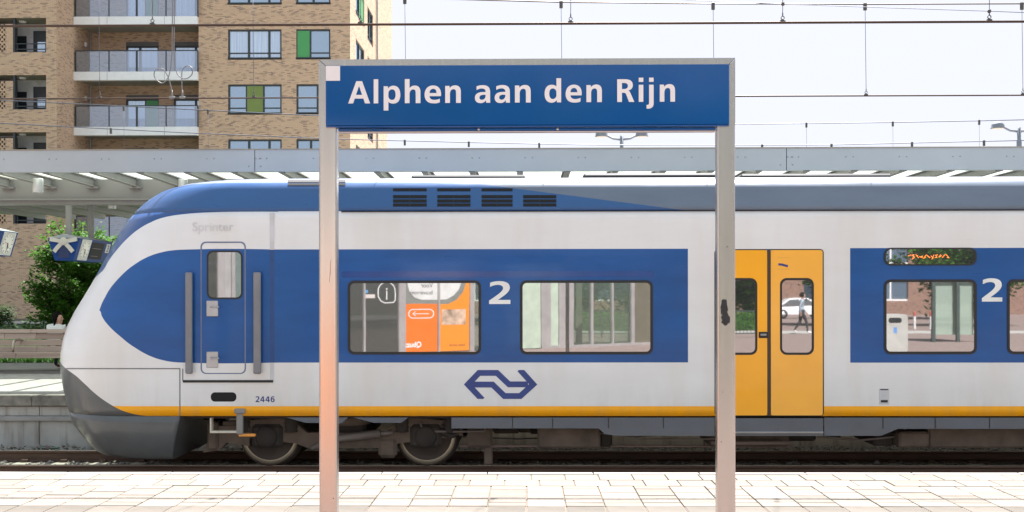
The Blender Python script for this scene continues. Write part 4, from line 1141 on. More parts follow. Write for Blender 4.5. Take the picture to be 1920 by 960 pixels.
# recessed balconies
xR0, xR1 = xA, xC0
w1 = (ax(236.5, YBK), ax(298, YBK)); w2 = (ax(326, YBK), ax(392, YBK)); bh = []
for i in STOREYS:
    bh += [(w1[0], w1[1], zf(i) + .10, zf(i) + 2.18), (w2[0], w2[1], zf(i) + .10, zf(i) + 2.18)]
wall_x('recess_wall', xR0 - .3, ax(400, YBK), YBK, YBK + .3, bh)
for i in STOREYS:
    for (a, b), k in ((w1, 0), (w2, 1)):
        inf = {1: M_GREEN} if (k == 0 and i in (0, -2)) else None
        window(a, b, zf(i) + .10, zf(i) + 1.95, YBK, (.60,) if inf else (.42,) if k == 0 else (.62,), inf, rail=False, glassm=M_CUR if i != 2 else M_PANE)
        MB().box(a + .002, b - .002, YBK + .03, YBK + .2, zf(i) + 1.955, zf(i) + 2.178).build('shutter_box', simple('shutter_grey', (.12, .125, .125), .6) if 'shutter_grey' not in MATS else MATS['shutter_grey'], apt)
MB().box(xC0 + .002, xC0 + .30, YCF + .302, YBK, ZG, ZT).build('return_wall', M_BR, apt)
MB().box(xA - .30, xA, YA + .30, YBK + .0, ZG, ZT).build('wing_side_wall', M_BR, apt)
for i in STOREYS:
    sl = MB().bbox(xR0 + .003, xR1 - .003, YCF - .28, YCF + .02, zf(i) - .44, zf(i) + .03, .012).build('balcony', M_WHITEB, apt)
    MB().box(xR0 + .004, xR1 - .004, YCF + .022, YBK - .002, zf(i) - .30, zf(i) - .02).build('balcony_floor', M_SOFF, sl)
    for px in (205, 312): MB().box(ax(px, YCF) - .008, ax(px, YCF) + .008, YCF - .284, YCF - .27, zf(i) - .43, zf(i) + .02).build('fascia_joint', SEAM, sl)
    zr0, zr1 = zf(i) + .05, zf(i) + 1.16
    ps = [ax(px, YCF - .2) for px in (142.5, 205, 257, 312, 371.5)]
    rl = MB()
    for k, x in enumerate(ps):
        w_ = .05 if k == 2 else .028
        rl.box(x - w_, x + w_, YCF - .22, YCF - .16, zr0 - .02, zr1)
    rl.box(ps[0], ps[-1], YCF - .225, YCF - .155, zr1, zr1 + .05)
    rl.build('railing', M_FR, sl)
    for a, b in zip(ps, ps[1:]): MB().box(a + .03, b - .03, YCF - .20, YCF - .185, zr0, zr1 - .005).build('railing_glass', M_RGL, sl)
    x_ = ax(157, 61.5)
    MB().bbox(xR0 + .003, xR0 + .09, 61.2, 61.4, zf(i) + 1.75, zf(i) + 2.0, .02).build('wall_light', M_WHITEB, apt)
MB().tube([(ax(169.5, 61.9), 61.9, .2), (ax(169.5, 61.9), 61.9, ZT)], .06, 8).build('downpipe', MATS['zinc_pipe'], apt)
# left wing with loggias
def zl(i, d): return zf(i) + d
lx0, lx1 = ax(24.5, YA), ax(87, YA); ah = []
SA = (556 - 202) / F * YA + CAMZ
def za(i): return SA - SH * i                      # loggia sill
xW0 = ax(-700, YA)
LH = 65.0 / F * YA
for i in STOREYS:
    ah += [(lx0, lx1, za(i), za(i) + LH), (lx0 - 2.4, lx0 + .001, za(i), za(i) + LH)]
wall_x('wing_wall', xW0, xA, YA, YA + .30, ah)
M_DOOR = simple('dark_door', (.020, .026, .032), .4)
M_LWALL = simple('loggia_white', (.60, .60, .62), .7)
for i in STOREYS:
    z0, z1 = za(i), za(i) + LH
    lg_ = MB().box(lx0 - 2.5, lx1 + .1, YA + 1.5, YA + 1.6, z0 - .4, z1 + .2).build('loggia', M_LWALL, apt)
    MB().box(lx0 - 2.5, lx1 + .1, YA + .302, YA + 1.498, z1 - .001 + .02, z1 + .15).build('loggia_ceiling', M_SOFF, lg_)
    MB().box(lx0 - 2.5, lx1 + .1, YA + .302, YA + 1.498, z0 - .6, z0 - .3).build('loggia_floor', M_SOFF, lg_)
    MB().box(lx1 + .002, lx1 + .1, YA + .302, YA + 1.498, z0 - .3, z1).build('loggia_side', M_BR, lg_)
    MB().box(ax(27.5, YA + 1.45), ax(50, YA + 1.45), YA + 1.44, YA + 1.498, z0 - .3, z1 - .62).build('door', M_DOOR, lg_)
    fr = MB(); a, b = ax(63.5, YA + 1.45), ax(89, YA + 1.45)
    fr.box(a, b, YA + 1.42, YA + 1.496, z0 - .3, z1 - .35); fr.build('window_frame', M_FR, lg_)
    MB().box(a + .22, b - .06, YA + 1.40, YA + 1.419, z0 + .35, z1 - .95).build('pane', M_CUR, lg_)
    for zz in (z0 + .45, z0 + .16): MB().box(lx0 + .01, lx1 - .01, YA + .10, YA + .15, zz, zz + .05).build('rail_bar', M_FR, lg_)
    for xq in (lx0 + .14, lx1 - .12): MB().box(xq, xq + .05, YA + .16, YA + .20, z0, z0 + .47).build('rail_post', M_FR, lg_)
    MB().box(lx0, lx1, YA + .02, YA + .28, z0 - .03, z0 + .03).build('sill', M_FR, lg_)
    MB().box(lx0 + .001, lx0 + .09, YA + .05, YA + .28, z0 + .03, z1).build('rail_post', M_FR, lg_)
    MB().lathe([(0, -.10), (.16, -.08), (.20, 0), (0, .0)], (ax(43, YA + .8), YA + .8, z1 + .018), 'Z', 16).build('ceiling_light', M_WHITEB, lg_)
    # openwork brick screen
    sc_ = MB(); rh = .125
    nrow = int((LH - .22) / rh)
    for r in range(nrow):
        for c in range(11):
            x_ = lx0 - 2.4 + c * .235 + (.1175 if r % 2 else 0)
            if x_ + .13 < lx0: sc_.box(x_, x_ + .135, YA + .01, YA + .12, z0 + r * rh, z0 + (r + 1) * rh - .002)
    sc_.box(lx0 - .36, lx0 - .004, YA + .012, YA + .14, z0, z0 + nrow * rh)
    for r in range(0, nrow, 4): sc_.box(lx0 - 2.4, lx0 - .364, YA + .008, YA + .12, z0 + r * rh - .03, z0 + r * rh + .028)
    sc_.build('brick_screen', M_BR, lg_)
    MB().box(lx0 - 2.4, lx0 - .01, YA + .55, YA + .58, z0, z1 - .2).build('screen_backing', M_DOOR, lg_)
MB().box(xW0, xC1 - .3, YBK + 1, 76, ZT - .3, ZT).box(xW0, xC1 - .31, YBK + 6, YBK + 6.2, 0, ZT - .31).build('roof', M_SOFF, apt)

# ================================================================== grass, tree, shrubs, wire fence, bench and woman
M_LEAF = leaf_mat('leaf_green', (.072, .185, .024))
M_LEAFD = leaf_mat('dark_leaf', (.030, .070, .020))
M_BARK = simple('bark', (.11, .085, .06), .9, var=.3, scale=8, bump=.4)
M_GRASS = leaf_mat('grass_blade', (.050, .135, .022))
MB().add([(-70, 26.602, -.004), (50, 26.602, -.004), (50, 59, .46), (-70, 59, .46)], [(0, 1, 2, 3)]) if False else None
m = MB(); m.add([(-70, 26.6, -.003), (60, 26.6, -.003), (60, 57.4, .45), (60, 140, .45), (-70, 140, .45), (-70, 57.4, .45)], [(0, 1, 2, 5), (5, 2, 3, 4)])
m.add([(-70, 26.6, -1.2), (60, 26.6, -1.2), (60, 140, -1.2), (-70, 140, -1.2)], [(0, 1, 2, 3)])
m.build('lawn', simple('lawn_green', (.035, .075, .018), .95, var=.35, scale=2.0), kind='structure')
m = MB(); m.add([(-70, 54.5, .43), (-10, 54.5, .43), (-10, 57.58, .47), (-70, 57.58, .47)], [(0, 1, 2, 3)]); m.build('planting_bed', M_SOIL, kind='structure')
M_STREET = simple('street_paving', (.34, .33, .31), .9, var=.12, scale=.6)
m = MB(); m.add([(-6.5, 30, .09), (60, 30, .09), (60, 57.4, .49), (60, 140, .49), (-6.5, 140, .49), (-6.5, 57.4, .49)], [(0, 1, 2, 5), (5, 2, 3, 4)]); m.build('street', M_STREET, kind='structure')  # unseen pale ground added behind the train to bounce light onto the brick front
m = MB(); m.add([(-40, 50.2, .385), (-6.6, 50.2, .385), (-6.6, 53.5, .435), (-40, 53.5, .435)], [(0, 1, 2, 3)]); m.build('path', M_STREET, kind='structure')
gr = random.Random(4)
def lawn_z(y): return -.003 + (min(y, 57.4) - 26.6) / 30.8 * .453
m = MB()
for k in range(16000):
    y = 26.62 + 12 * gr.random() ** 1.6; x = gr.uniform(-.52, -.24) * y
    h = gr.uniform(.07, .17); a = gr.uniform(0, 6.28); z = lawn_z(y); w_ = .008 + .0004 * (y - 26)
    dx, dy = math.cos(a) * w_, math.sin(a) * w_; lx, ly = gr.uniform(-.06, .06), gr.uniform(-.06, .06)
    m.add([(x - dx, y - dy, z - .01), (x + dx, y + dy, z - .01), (x + lx, y + ly, z + h)], [(0, 1, 2)])
m.build('grass', M_GRASS, kind='stuff')

def leaf_quad(m, p, n_, s, rn, mi=0):
    t = Vector((rn.uniform(-1, 1), rn.uniform(-1, 1), rn.uniform(-.5, .5))); u = n_.cross(t)
    u = u.normalized() if u.length > 1e-3 else n_.orthogonal().normalized(); v = n_.cross(u).normalized()
    m.add([p - u * s * .5, p + v * s * .32 - n_ * s * .05, p + u * s * .55, p - v * s * .32 - n_ * s * .05], [(0, 1, 2), (0, 2, 3)], mi)
def crown_shape(tab, z):
    return lerp_tab(tab, z)
def branch_tree(root, bx_, by_, bz_, H, tab, nb, leaf, mat, trunk_r, seed, upness=.75, per=90, spread=.16):
    """trunk with rising limbs; leaves sit in sprays along every limb. tab: height fraction -> crown radius"""
    rn = random.Random(seed); wood = MB(); lv = MB()
    trunk = [(bx_ + .05 * math.sin(k), by_ + .05 * math.cos(k * 1.7), bz_ + H * .92 * k / 8) for k in range(9)]
    wood.tube(trunk, [trunk_r * (1 - .09 * k) for k in range(9)], 9)
    tops = []
    for b in range(nb):
        t = rn.uniform(.06, .9); z0 = bz_ + H * t * .80; a = b * 2.39996 + rn.uniform(-.4, .4)
        zt = min(z0 + rn.uniform(.08, .30) * H * upness, bz_ + H)
        r = lerp_tab(tab, (zt - bz_) / H) * rn.uniform(.62, 1.12)
        s = Vector((bx_, by_, z0)); e = Vector((bx_ + r * math.cos(a), by_ + r * math.sin(a), zt))
        mid = s.lerp(e, .5) + Vector((0, 0, -.05 * H * rn.random()))
        path = [s, s.lerp(mid, .5), mid, mid.lerp(e, .55), e]
        wood.tube(path, [trunk_r * .28, trunk_r * .2, trunk_r * .15, trunk_r * .1, .004], 5)
        n = int(per * (.5 + .5 * r / max(v for _, v in tab)))
        for k in range(n):
            q = rn.random() ** .65; j = min(3, int(q * 4)); p = path[j].lerp(path[j + 1], q * 4 - j)
            sp = spread * (1.25 - .75 * q)
            p = p + Vector((rn.gauss(0, sp), rn.gauss(0, sp), rn.gauss(0, sp * .62)))
            nn = Vector((rn.gauss(0, .5), rn.gauss(0, .5), 1)).normalized()
            leaf_quad(lv, p, nn, leaf * rn.uniform(.7, 1.3), rn)
    wood.build('trunk', M_BARK, root); lv.build('crown', mat, root)
YT = 31.5
tx = ax(150, YT)
tr = thing('leafy_tree', 'dense bright green small tree standing behind the hanging platform clock', 'tree', (tx, YT, lawn_z(YT)))
Ht = az(400, YT, 130) - lawn_z(YT)
branch_tree(tr, tx, YT, lawn_z(YT), Ht, [(0, .9), (.08, 1.35), (.2, 1.5), (.45, 1.5), (.65, 1.3), (.8, 1.1), (.92, .85), (1, .4)], 190, .11, M_LEAF, .10, 8, .8, 130, .15)
def shrub(px, pyb, Y, rx, rz, label, n, leaf, mat, seed, group=None, name='shrub', cat='shrub'):
    x = ax(px, Y); zb = lawn_z(Y); rn = random.Random(seed)
    t = thing(name, label, cat, (x, Y, zb), group); lv = MB(); wd = MB()
    cl = [(rn.uniform(-.75, .75) * rx, rn.uniform(-.6, .6) * rx, rz * rn.uniform(.25, .85), rn.uniform(.25, .5)) for _ in range(16)]
    for cx, cy, cz, cr in cl:
        wd.tube([(x, Y, zb - .02), (x + cx * .5, Y + cy * .5, zb + cz * .6), (x + cx, Y + cy, zb + cz)], [.018, .012, .004], 5)
    for k in range(n):
        cx, cy, cz, cr = rn.choice(cl); d = Vector((rn.gauss(0, 1), rn.gauss(0, 1), rn.gauss(0, 1))).normalized() * rn.uniform(.55, 1.05) * cr
        p = Vector((x + cx + d.x * rx * .9, Y + cy + d.y * rx * .9, max(zb + .02, zb + cz + d.z * rz * .6)))
        leaf_quad(lv, p, (d + Vector((0, 0, .8))).normalized(), leaf * rn.uniform(.7, 1.3), rn)
    wd.build('stem', M_BARK, t); lv.build('foliage', mat, t)
shrub(-12, 597, 40, .75, 1.25, 'dark green round shrub by the wall, cut by the left edge of the picture', 1500, .12, M_LEAFD, 2)
shrub(215, 612, 34, .95, .75, 'low bushy shrub behind the seated woman and the train nose', 2400, .09, M_LEAFD, 5)
shrub(275, 612, 33, 1.1, .85, 'low green shrub half hidden behind the white train nose', 1800, .09, M_LEAFD, 6)
# green wire fence
fy = 27.4
fe = thing('wire_fence', 'thin green wire mesh fence on the grass behind the bench', 'fence', (ax(60, fy), fy, 0))
M_FW = simple('fence_green', (.02, .06, .035), .5)
for px in (-70, 82, 235): MB().tube([(ax(px, fy), fy, 0), (ax(px, fy), fy, .98)], .022, 8).build('fence_post', M_FW, fe)
m = MB(); xa_, xb_ = ax(-70, fy), ax(300, fy); k = 0
while xa_ + k * .10 < xb_: m.box(xa_ + k * .10 - .0015, xa_ + k * .10 + .0015, fy - .0015, fy + .0015, .03, .95); k += 1
for k in range(6): m.box(xa_, xb_, fy + .002, fy + .005, .05 + .17 * k, .053 + .17 * k)
m.build('wire_mesh', M_FW, fe)

# bench: double sided, weathered planks
M_WOOD = NT('weathered_wood')
f_ = M_WOOD.noise(1, 6, .6, M_WOOD.mapped((.8, 14, 14))); oi = M_WOOD.n('ShaderNodeObjectInfo')
t_ = M_WOOD.math('ADD', M_WOOD.math('MULTIPLY', f_, .7), M_WOOD.math('MULTIPLY', oi.outputs['Random'], .35))
M_WOOD.base(M_WOOD.ramp(t_, [(.25, (.29, .215, .18)), (.55, (.43, .335, .285)), (.85, (.53, .435, .38))])); M_WOOD.set(.8); M_WOOD.bump(f_, .2, .004); M_WOOD = M_WOOD.m
YBN = 23.3
xb0, xb1 = ax(-75, YBN), ax(330, YBN)
be = thing('bench', 'long double-sided bench of weathered grey planks on the far platform', 'bench', ((xb0 + xb1) / 2, YBN, 0))
def zp(py, Y): return az(py, Y, 80)
def planks(y0, y1, z0, z1, brk):
    xs = [xb0] + brk + [xb1]
    for a, b in zip(xs, xs[1:]): MB().bbox(a + .003, b - .003, y0, y1, z0, z1, .006).build('plank', M_WOOD, be)
planks(YBN - .06, YBN + .12, zp(624, YBN), zp(617.5, YBN), [ax(60, YBN)])
planks(YBN - .01, YBN + .025, zp(635.8, YBN), zp(624.8, YBN), [ax(9, YBN), ax(68, YBN)])
planks(YBN - .02, YBN + .015, zp(648, YBN), zp(637, YBN), [ax(40, YBN)])
planks(YBN - .03, YBN + .005, zp(659.5, YBN), zp(649, YBN), [ax(70, YBN)])
zs0, zs1 = zp(671.5, 22.75), zp(661, 22.75)
planks(22.72, 22.82, zs0, zs1, [ax(33, 22.8)]); planks(22.83, 22.98, zs1 - .05, zs1 - .004, []); planks(22.99, 23.14, zs1 - .05, zs1 - .004, []); planks(23.45, 23.62, zs1 - .05, zs1, []); planks(23.63, 23.80, zs1 - .05, zs1, []); planks(23.81, 23.90, zs0, zs1, [])
for px in (-40, 262): MB().bbox(ax(px, YBN) - .06, ax(px, YBN) + .06, 23.0, 23.7, 0, zs0 - .002, .01).bbox(ax(px, YBN) - .05, ax(px, YBN) + .05, YBN + .03, YBN + .11, zs0, zp(625, YBN), .01).build('support', simple('bench_steel', (.22, .22, .22), .5, .5), be)
xx = ax(42, YBN - .03)
MB().tube([(xx, YBN - .03, zp(638, YBN)), (xx, YBN - .2, zp(636, YBN) + .0), (xx, 22.93, zp(638, 22.9)), (xx, 22.86, zp(641, 22.86)), (xx, 22.84, zp(648, 22.84)), (xx, 22.84, zs1)], [.02, .024, .026, .026, .024, .024], 10).build('armrest', simple('armrest_metal', (.42, .38, .32), .4, .8), be)

# ---------------------------------------------------------------- people
def human(root, J, mats, seed=1, hair=None, hair_mat=None):
    """J: joint positions (world). one continuous skinned body; faces take the material of the nearest limb"""
    V, Rd, E, seg = [], [], [], []
    def add(p, r, parent=None, tagm=None):
        V.append(Vector(p)); Rd.append(r); i = len(V) - 1
        if parent is not None: E.append((parent, i)); seg.append((parent, i, tagm))
        return i
    pel = add(J['pelvis'], .125); sp = add(J['spine'], .115, pel, 'top'); ch = add(J['chest'], .125, sp, 'top'); nk = add(J['neck'], .055, ch, 'top')
    hb = add(J['jaw'], .062, nk, 'skin'); hd = add(J['head'], .094, hb, 'skin'); cr = add(J['crown'], .068, hd, 'skin')
    f = Vector(J['face']).normalized(); side_ = f.cross(Vector((0, 0, 1))).normalized()
    add(Vector(J['head']) + f * .104 + Vector((0, 0, -.025)), .012, hd, 'skin')
    for s in (-1, 1): add(Vector(J['head']) + side_ * s * .084 + Vector((0, 0, -.015)), .016, hd, 'skin')
    for s in ('L', 'R'):
        sh = add(J['sh' + s], .062, ch, 'top'); el = add(J['el' + s], .043, sh, 'sleeve'); wr_ = add(J['wr' + s], .028, el, 'arm')
        d = (Vector(J['wr' + s]) - Vector(J['el' + s])).normalized(); pm = add(Vector(J['wr' + s]) + d * .07, .032, wr_, 'skin')
        u = d.orthogonal().normalized()
        for k, ln in enumerate((.062, .074, .07, .055)):
            b = Vector(J['wr' + s]) + d * .10 + u * (k - 1.5) * .019; a_ = add(b, .009, pm, 'skin')
            kn = add(b + d * ln * .55, .0085, a_, 'skin'); add(b + d * ln * .85 + d.cross(u) * .02, .007, kn, 'skin')
        th = add(Vector(J['wr' + s]) + d * .045 + u * .045, .011, pm, 'skin'); add(Vector(J['wr' + s]) + d * .085 + u * .058, .009, th, 'skin')
        hp = add(J['hip' + s], .10, pel, 'leg'); kn = add(J['kn' + s], .062, hp, 'leg'); an = add(J['an' + s], .040, kn, 'leg')
        add(J['toe' + s], .036, an, 'shoe')
    me = bpy.data.meshes.new('body'); me.from_pydata(V, E, []); o = bpy.data.objects.new('body', me); COL.objects.link(o)
    md = o.modifiers.new('skin', 'SKIN'); me.skin_vertices.new() if not me.skin_vertices else None
    for sv, r in zip(me.skin_vertices[0].data, Rd): sv.radius = (r, r); sv.use_root = False
    me.skin_vertices[0].data[0].use_root = True
    sb = o.modifiers.new('smooth', 'SUBSURF'); sb.levels = 2; sb.render_levels = 2
    dg = bpy.context.evaluated_depsgraph_get(); m2 = bpy.data.meshes.new_from_object(o.evaluated_get(dg)); bpy.data.objects.remove(o)
    keys = list(mats); m2.materials.clear()
    for k in keys: m2.materials.append(mats[k])
    for p in m2.polygons:
        c = Vector(p.center); best = None
        for a, b, tg in seg:
            ab = V[b] - V[a]; t = max(0, min(1, (c - V[a]).dot(ab) / max(1e-9, ab.length_squared))); d_ = (c - V[a] - ab * t).length - .5 * (Rd[a] * (1 - t) + Rd[b] * t)
            if best is None or d_ < best[0]: best = (d_, tg)
        p.material_index = keys.index(best[1]); p.use_smooth = True
    m2.name = 'body'; link('body', m2, root)
    hd_ = Vector(J['head'])
    for s in (-1, 1):
        e = hd_ + f * .082 + side_ * s * .032 + Vector((0, 0, .012)); MB().lathe([(0, -.011), (.009, -.006), (.011, 0), (.009, .006), (0, .011)], e, 'Z', 10).build('eye', mats['eye'], root)
    mo = hd_ + f * .077 + Vector((0, 0, -.06)); m = MB(); m.tube([mo - side_ * .025, mo + f * .012, mo + side_ * .025], [.004, .008, .004], 6); m.build('mouth', mats['lip'], root)
    if hair:
        h = MB(); rn = random.Random(seed)
        # cap over the skull plus falling strands
        n1, n2 = 18, 10; v = []; fc = []
        for i in range(n2):
            th_ = math.pi * .72 * i / (n2 - 1)
            for k in range(n1):
                ph = 2 * math.pi * k / n1; d = Vector((math.sin(th_) * math.cos(ph), math.sin(th_) * math.sin(ph), math.cos(th_)))
                fr_ = max(0, d.dot(f)); low = max(0, -d.z + .25)
                rr = .124 * (1 - .42 * fr_ * (1 if d.z < .55 else .35)) + rn.uniform(-.003, .003)
                v.append(hd_ + Vector((0, 0, .012)) - f * .030 + d * rr * Vector((1, 1, 1.06)).length / 1.74)
        for i in range(n2 - 1):
            for k in range(n1): fc.append((i * n1 + k, i * n1 + (k + 1) % n1, (i + 1) * n1 + (k + 1) % n1, (i + 1) * n1 + k))
        h.add(v, fc, 0, True)
        if hair == 'long':
            for k in range(26):
                a = rn.uniform(-1, 1); st = hd_ - f * (.075 - .05 * abs(a)) + side_ * a * .095 + Vector((0, 0, .03))
                ln = rn.uniform(.24, .36)
                h.tube([st, st + Vector((0, 0, -.12)) - f * .02, st + Vector((rn.uniform(-.02, .02), rn.uniform(-.02, .02), -ln)) - f * .035], [.022, .024, .006], 6)
        h.build('hair', hair_mat, root)
SKIN = simple('skin', (.50, .29, .20), .5, var=.05); EYE = simple('dark_eye', (.02, .015, .012), .3); LIP = simple('lips', (.38, .13, .12), .5)
WHITEC = simple('white_cloth', (.72, .72, .72), .85, var=.06); JEANS = simple('dark_trousers', (.03, .03, .036), .85); SHOE = simple('brown_shoe', (.13, .055, .03), .6)
hx, hy, hz_ = at(110.5, 595.5, 23.95)
wo = thing('person', 'dark-haired woman in a white top sitting on the bench, looking to the right', 'person', (hx, 24.0, 0))
J = dict(pelvis=(hx - .02, 23.78, .53), spine=(hx - .03, 23.80, .66), chest=(hx - .04, 23.86, .88), neck=(hx - .02, 23.93, .995), jaw=(hx + .01, 23.945, 1.045), head=(hx, 23.95, hz_ - .005), crown=(hx - .02, 23.94, hz_ + .075), face=(1, -.12, -.10),
         shL=(hx - .20, 23.90, .955), elL=(hx - .22, 24.12, .70), wrL=(hx - .10, 24.30, .62), shR=(hx + .13, 23.90, .945), elR=(hx + .18, 24.12, .70), wrR=(hx + .06, 24.32, .62),
         hipL=(hx - .12, 23.80, .50), knL=(hx - .16, 24.24, .50), anL=(ax(106, 24.35), 24.30, .12), toeL=(ax(110, 24.5), 24.52, .05),
         hipR=(hx + .09, 23.80, .50), knR=(hx + .12, 24.24, .50), anR=(hx + .10, 24.32, .12), toeR=(hx + .12, 24.54, .05))
human(wo, J, dict(top=WHITEC, sleeve=WHITEC, arm=SKIN, skin=SKIN, leg=JEANS, shoe=SHOE, eye=EYE, lip=LIP), 3, 'long', simple('black_hair', (.006, .005, .005), .75, spec=.1))

# ================================================================== overhead wires and street lamps
M_WIRE = simple('copper_wire', (.075, .05, .038), .5, .6)
M_THIN = simple('steel_wire', (.10, .11, .14), .5, .5)
M_CLAMP = simple('wire_clamp', (.09, .085, .08), .5, .5)
def pxpath(pts_, Y): return [tuple(at(a, b, Y)) for a, b in pts_]
def clamp(o, p, s=1.0):
    m = MB().bbox(p[0] - .035 * s, p[0] + .035 * s, p[1] - .015, p[1] + .015, p[2] + .004, p[2] + .035 * s, .006)
    m.lathe([(.018 * s, -.006), (.026 * s, -.006), (.026 * s, .006), (.018 * s, .006), (.018 * s, -.006)], (p[0], p[1], p[2] + .062 * s), 'Y', 10)
    m.tube([(p[0], p[1], p[2] + .085 * s), (p[0], p[1], p[2] + .13 * s)], .008 * s, 6); m.build('clamp', M_CLAMP, o)
Y1 = TRK - 4.45
o1 = thing('overhead_line', 'thick dark pair of contact wires crossing high above the sign over the nearer track', 'overhead wire', at(960, 44, Y1))
zA, zB = at(0, 46.5, Y1).z, at(1920, 43, Y1).z
zq = (zA + zB) / 2
for dy in (-.02, .02): MB().tube([(-30, Y1 + dy, zq), (30, Y1 + dy, zq)], .0085, 8).build('contact_wire', M_WIRE, o1)
zm_ = zq + 1.1
for px in (-105, 286, 676, 1070, 1467.5, 1855, 2250):
    p = at(px, 44, Y1); p = (p.x, Y1, zq)
    MB().tube([(p[0], Y1, zq + .10), (p[0] + .01, Y1, zm_ + .02)], .0035, 6).build('dropper', M_THIN, o1); clamp(o1, p, .8)
MB().tube([(-30, Y1, zm_), (30, Y1, zm_)], .007, 6).build('messenger_wire', M_THIN, o1)
dg_ = pxpath([(1200, -8), (1300, 0.5), (1467, 7.5), (1660, 14.5), (1855, 21), (1930, 24)], Y1)
MB().tube(dg_, .0035, 6).build('stay_wire', M_THIN, o1)
for a, b in ((1468, 7.5), (1855, 21)):
    p = at(a, b, Y1); MB().lathe([(0, -.02), (.015, -.016), (.021, 0), (.015, .016), (0, .02)], p, 'Z', 12).build('bead', M_CLAMP, o1)
o2 = thing('overhead_line', 'thin contact wire with evenly spaced droppers directly above the train, passing behind the sign', 'overhead wire', at(960, 182, TRK))
z2 = at(960, 182, TRK).z
MB().tube([(-35, TRK, z2), (35, TRK, z2)], .0115, 8).build('contact_wire', M_WIRE, o2)
mpx = [(-300, -60), (187, -32), (476, -18), (757, -4), (1051, 4), (1337, 7), (1624, 8), (1918, 7), (2300, 2)]
MB().tube(pxpath(mpx, TRK), .0095, 6).build('messenger_wire', M_WIRE, o2)
for px in (187, 476, 761, 1054, 1339, 1624, 1918):
    y_ = [b for a, b in mpx if abs(a - px) < 6][0]; q = at(px - 2, y_, TRK); p = at(px, 180, TRK)
    MB().tube([(p.x, TRK, z2 + .10), (q.x, TRK, q.z)], .0038, 6).build('dropper', M_THIN, o2); clamp(o2, (p.x, TRK, z2), .8)
    MB().bbox(q.x - .025, q.x + .025, TRK - .015, TRK + .015, q.z - .09, q.z + .02, .006).build('hanger_clip', M_CLAMP, o2)
# two looped jumper cables that end on the contact wire
def curl(pts_, nm='jumper_cable'):
    P = [Vector((*q, 0)) for q in pts_]; out = []
    for i in range(len(P) - 1):
        p0, p1, p2, p3 = P[max(i - 1, 0)], P[i], P[i + 1], P[min(i + 2, len(P) - 1)]
        for k in range(8):
            t = k / 8; out.append(.5 * ((2 * p1) + (-p0 + p2) * t + (2 * p0 - 5 * p1 + 4 * p2 - p3) * t * t + (-p0 + 3 * p1 - 3 * p2 + p3) * t ** 3))
    out.append(P[-1]); n = len(out)
    pth = [at(q.x, q.y, TRK - .05 + .10 * math.sin(k / n * 9) * .4) for k, q in enumerate(out)]
    MB().tube(pth, .0075, 8).build(nm, simple('cable_grey', (.17, .165, .165), .5) if 'cable_grey' not in MATS else MATS['cable_grey'], o2)
curl([(325, -40), (323.5, 0), (323, 60), (322, 105), (317, 141), (308, 154), (300, 155), (290, 145), (290, 134), (297, 129), (306, 130), (313, 140), (318, 153), (323, 176)])
curl([(329, -40), (327.5, 0), (326.5, 60), (327, 110), (331, 135), (340, 146), (351, 147), (360, 139), (360, 128), (352, 123.5), (344, 128), (341, 137), (341, 155), (341.5, 176)])
for px in (322.5, 342): p = at(px, 179, TRK); MB().bbox(p.x - .04, p.x + .04, TRK - .02, TRK + .02, z2 - .005, z2 + .03, .006).tube([(p.x, TRK, z2 + .03), (p.x, TRK, z2 + .12)], [.016, .009], 8).build('cable_clamp', M_CAN2, o2)
# far lines
def far_line(label, pts_, Y, r, marks, drop=0):
    o = thing('overhead_line', label, 'overhead wire', at(960, 250, Y))
    MB().tube(pxpath(pts_, Y), r, 6).build('contact_wire', M_THIN, o)
    for a, b in marks:
        p = at(a, b, Y); MB().bbox(p.x - .028, p.x + .028, Y - .03, Y + .03, p.z - .13, p.z + .03, .01).build('hanger_clip', M_CLAMP, o)
        if drop: MB().tube([(p.x, Y, p.z), (p.x + .03, Y, p.z - drop)], .0045, 5).build('dropper', M_THIN, o)
far_line('upper of two thin far wires sagging over the canopy, seen against sky and brickwork', [(-60, 184), (0, 188), (190, 197), (370, 206), (640, 219), (900, 228), (1140, 232.5), (1380, 233), (1512, 231.5), (1674, 229.5), (1836, 226.5), (1990, 223)], 34, .014, [(232, 200.5), (390, 207), (1512, 231.5), (1674, 229.5), (1836, 226.5)], 3.2)
far_line('lower of two thin far wires just above the canopy edge', [(-60, 226), (0, 231), (190, 241), (370, 250), (640, 261), (756, 264), (878, 267), (1020, 270), (1140, 272), (1380, 272.5), (1560, 271.5), (1710, 268), (1845, 265), (1990, 262)], 30, .012, [(208, 242), (759, 264), (879, 267), (1011, 269.8), (1429, 272.4), (1559, 271.5), (1710, 268), (1845, 265)])
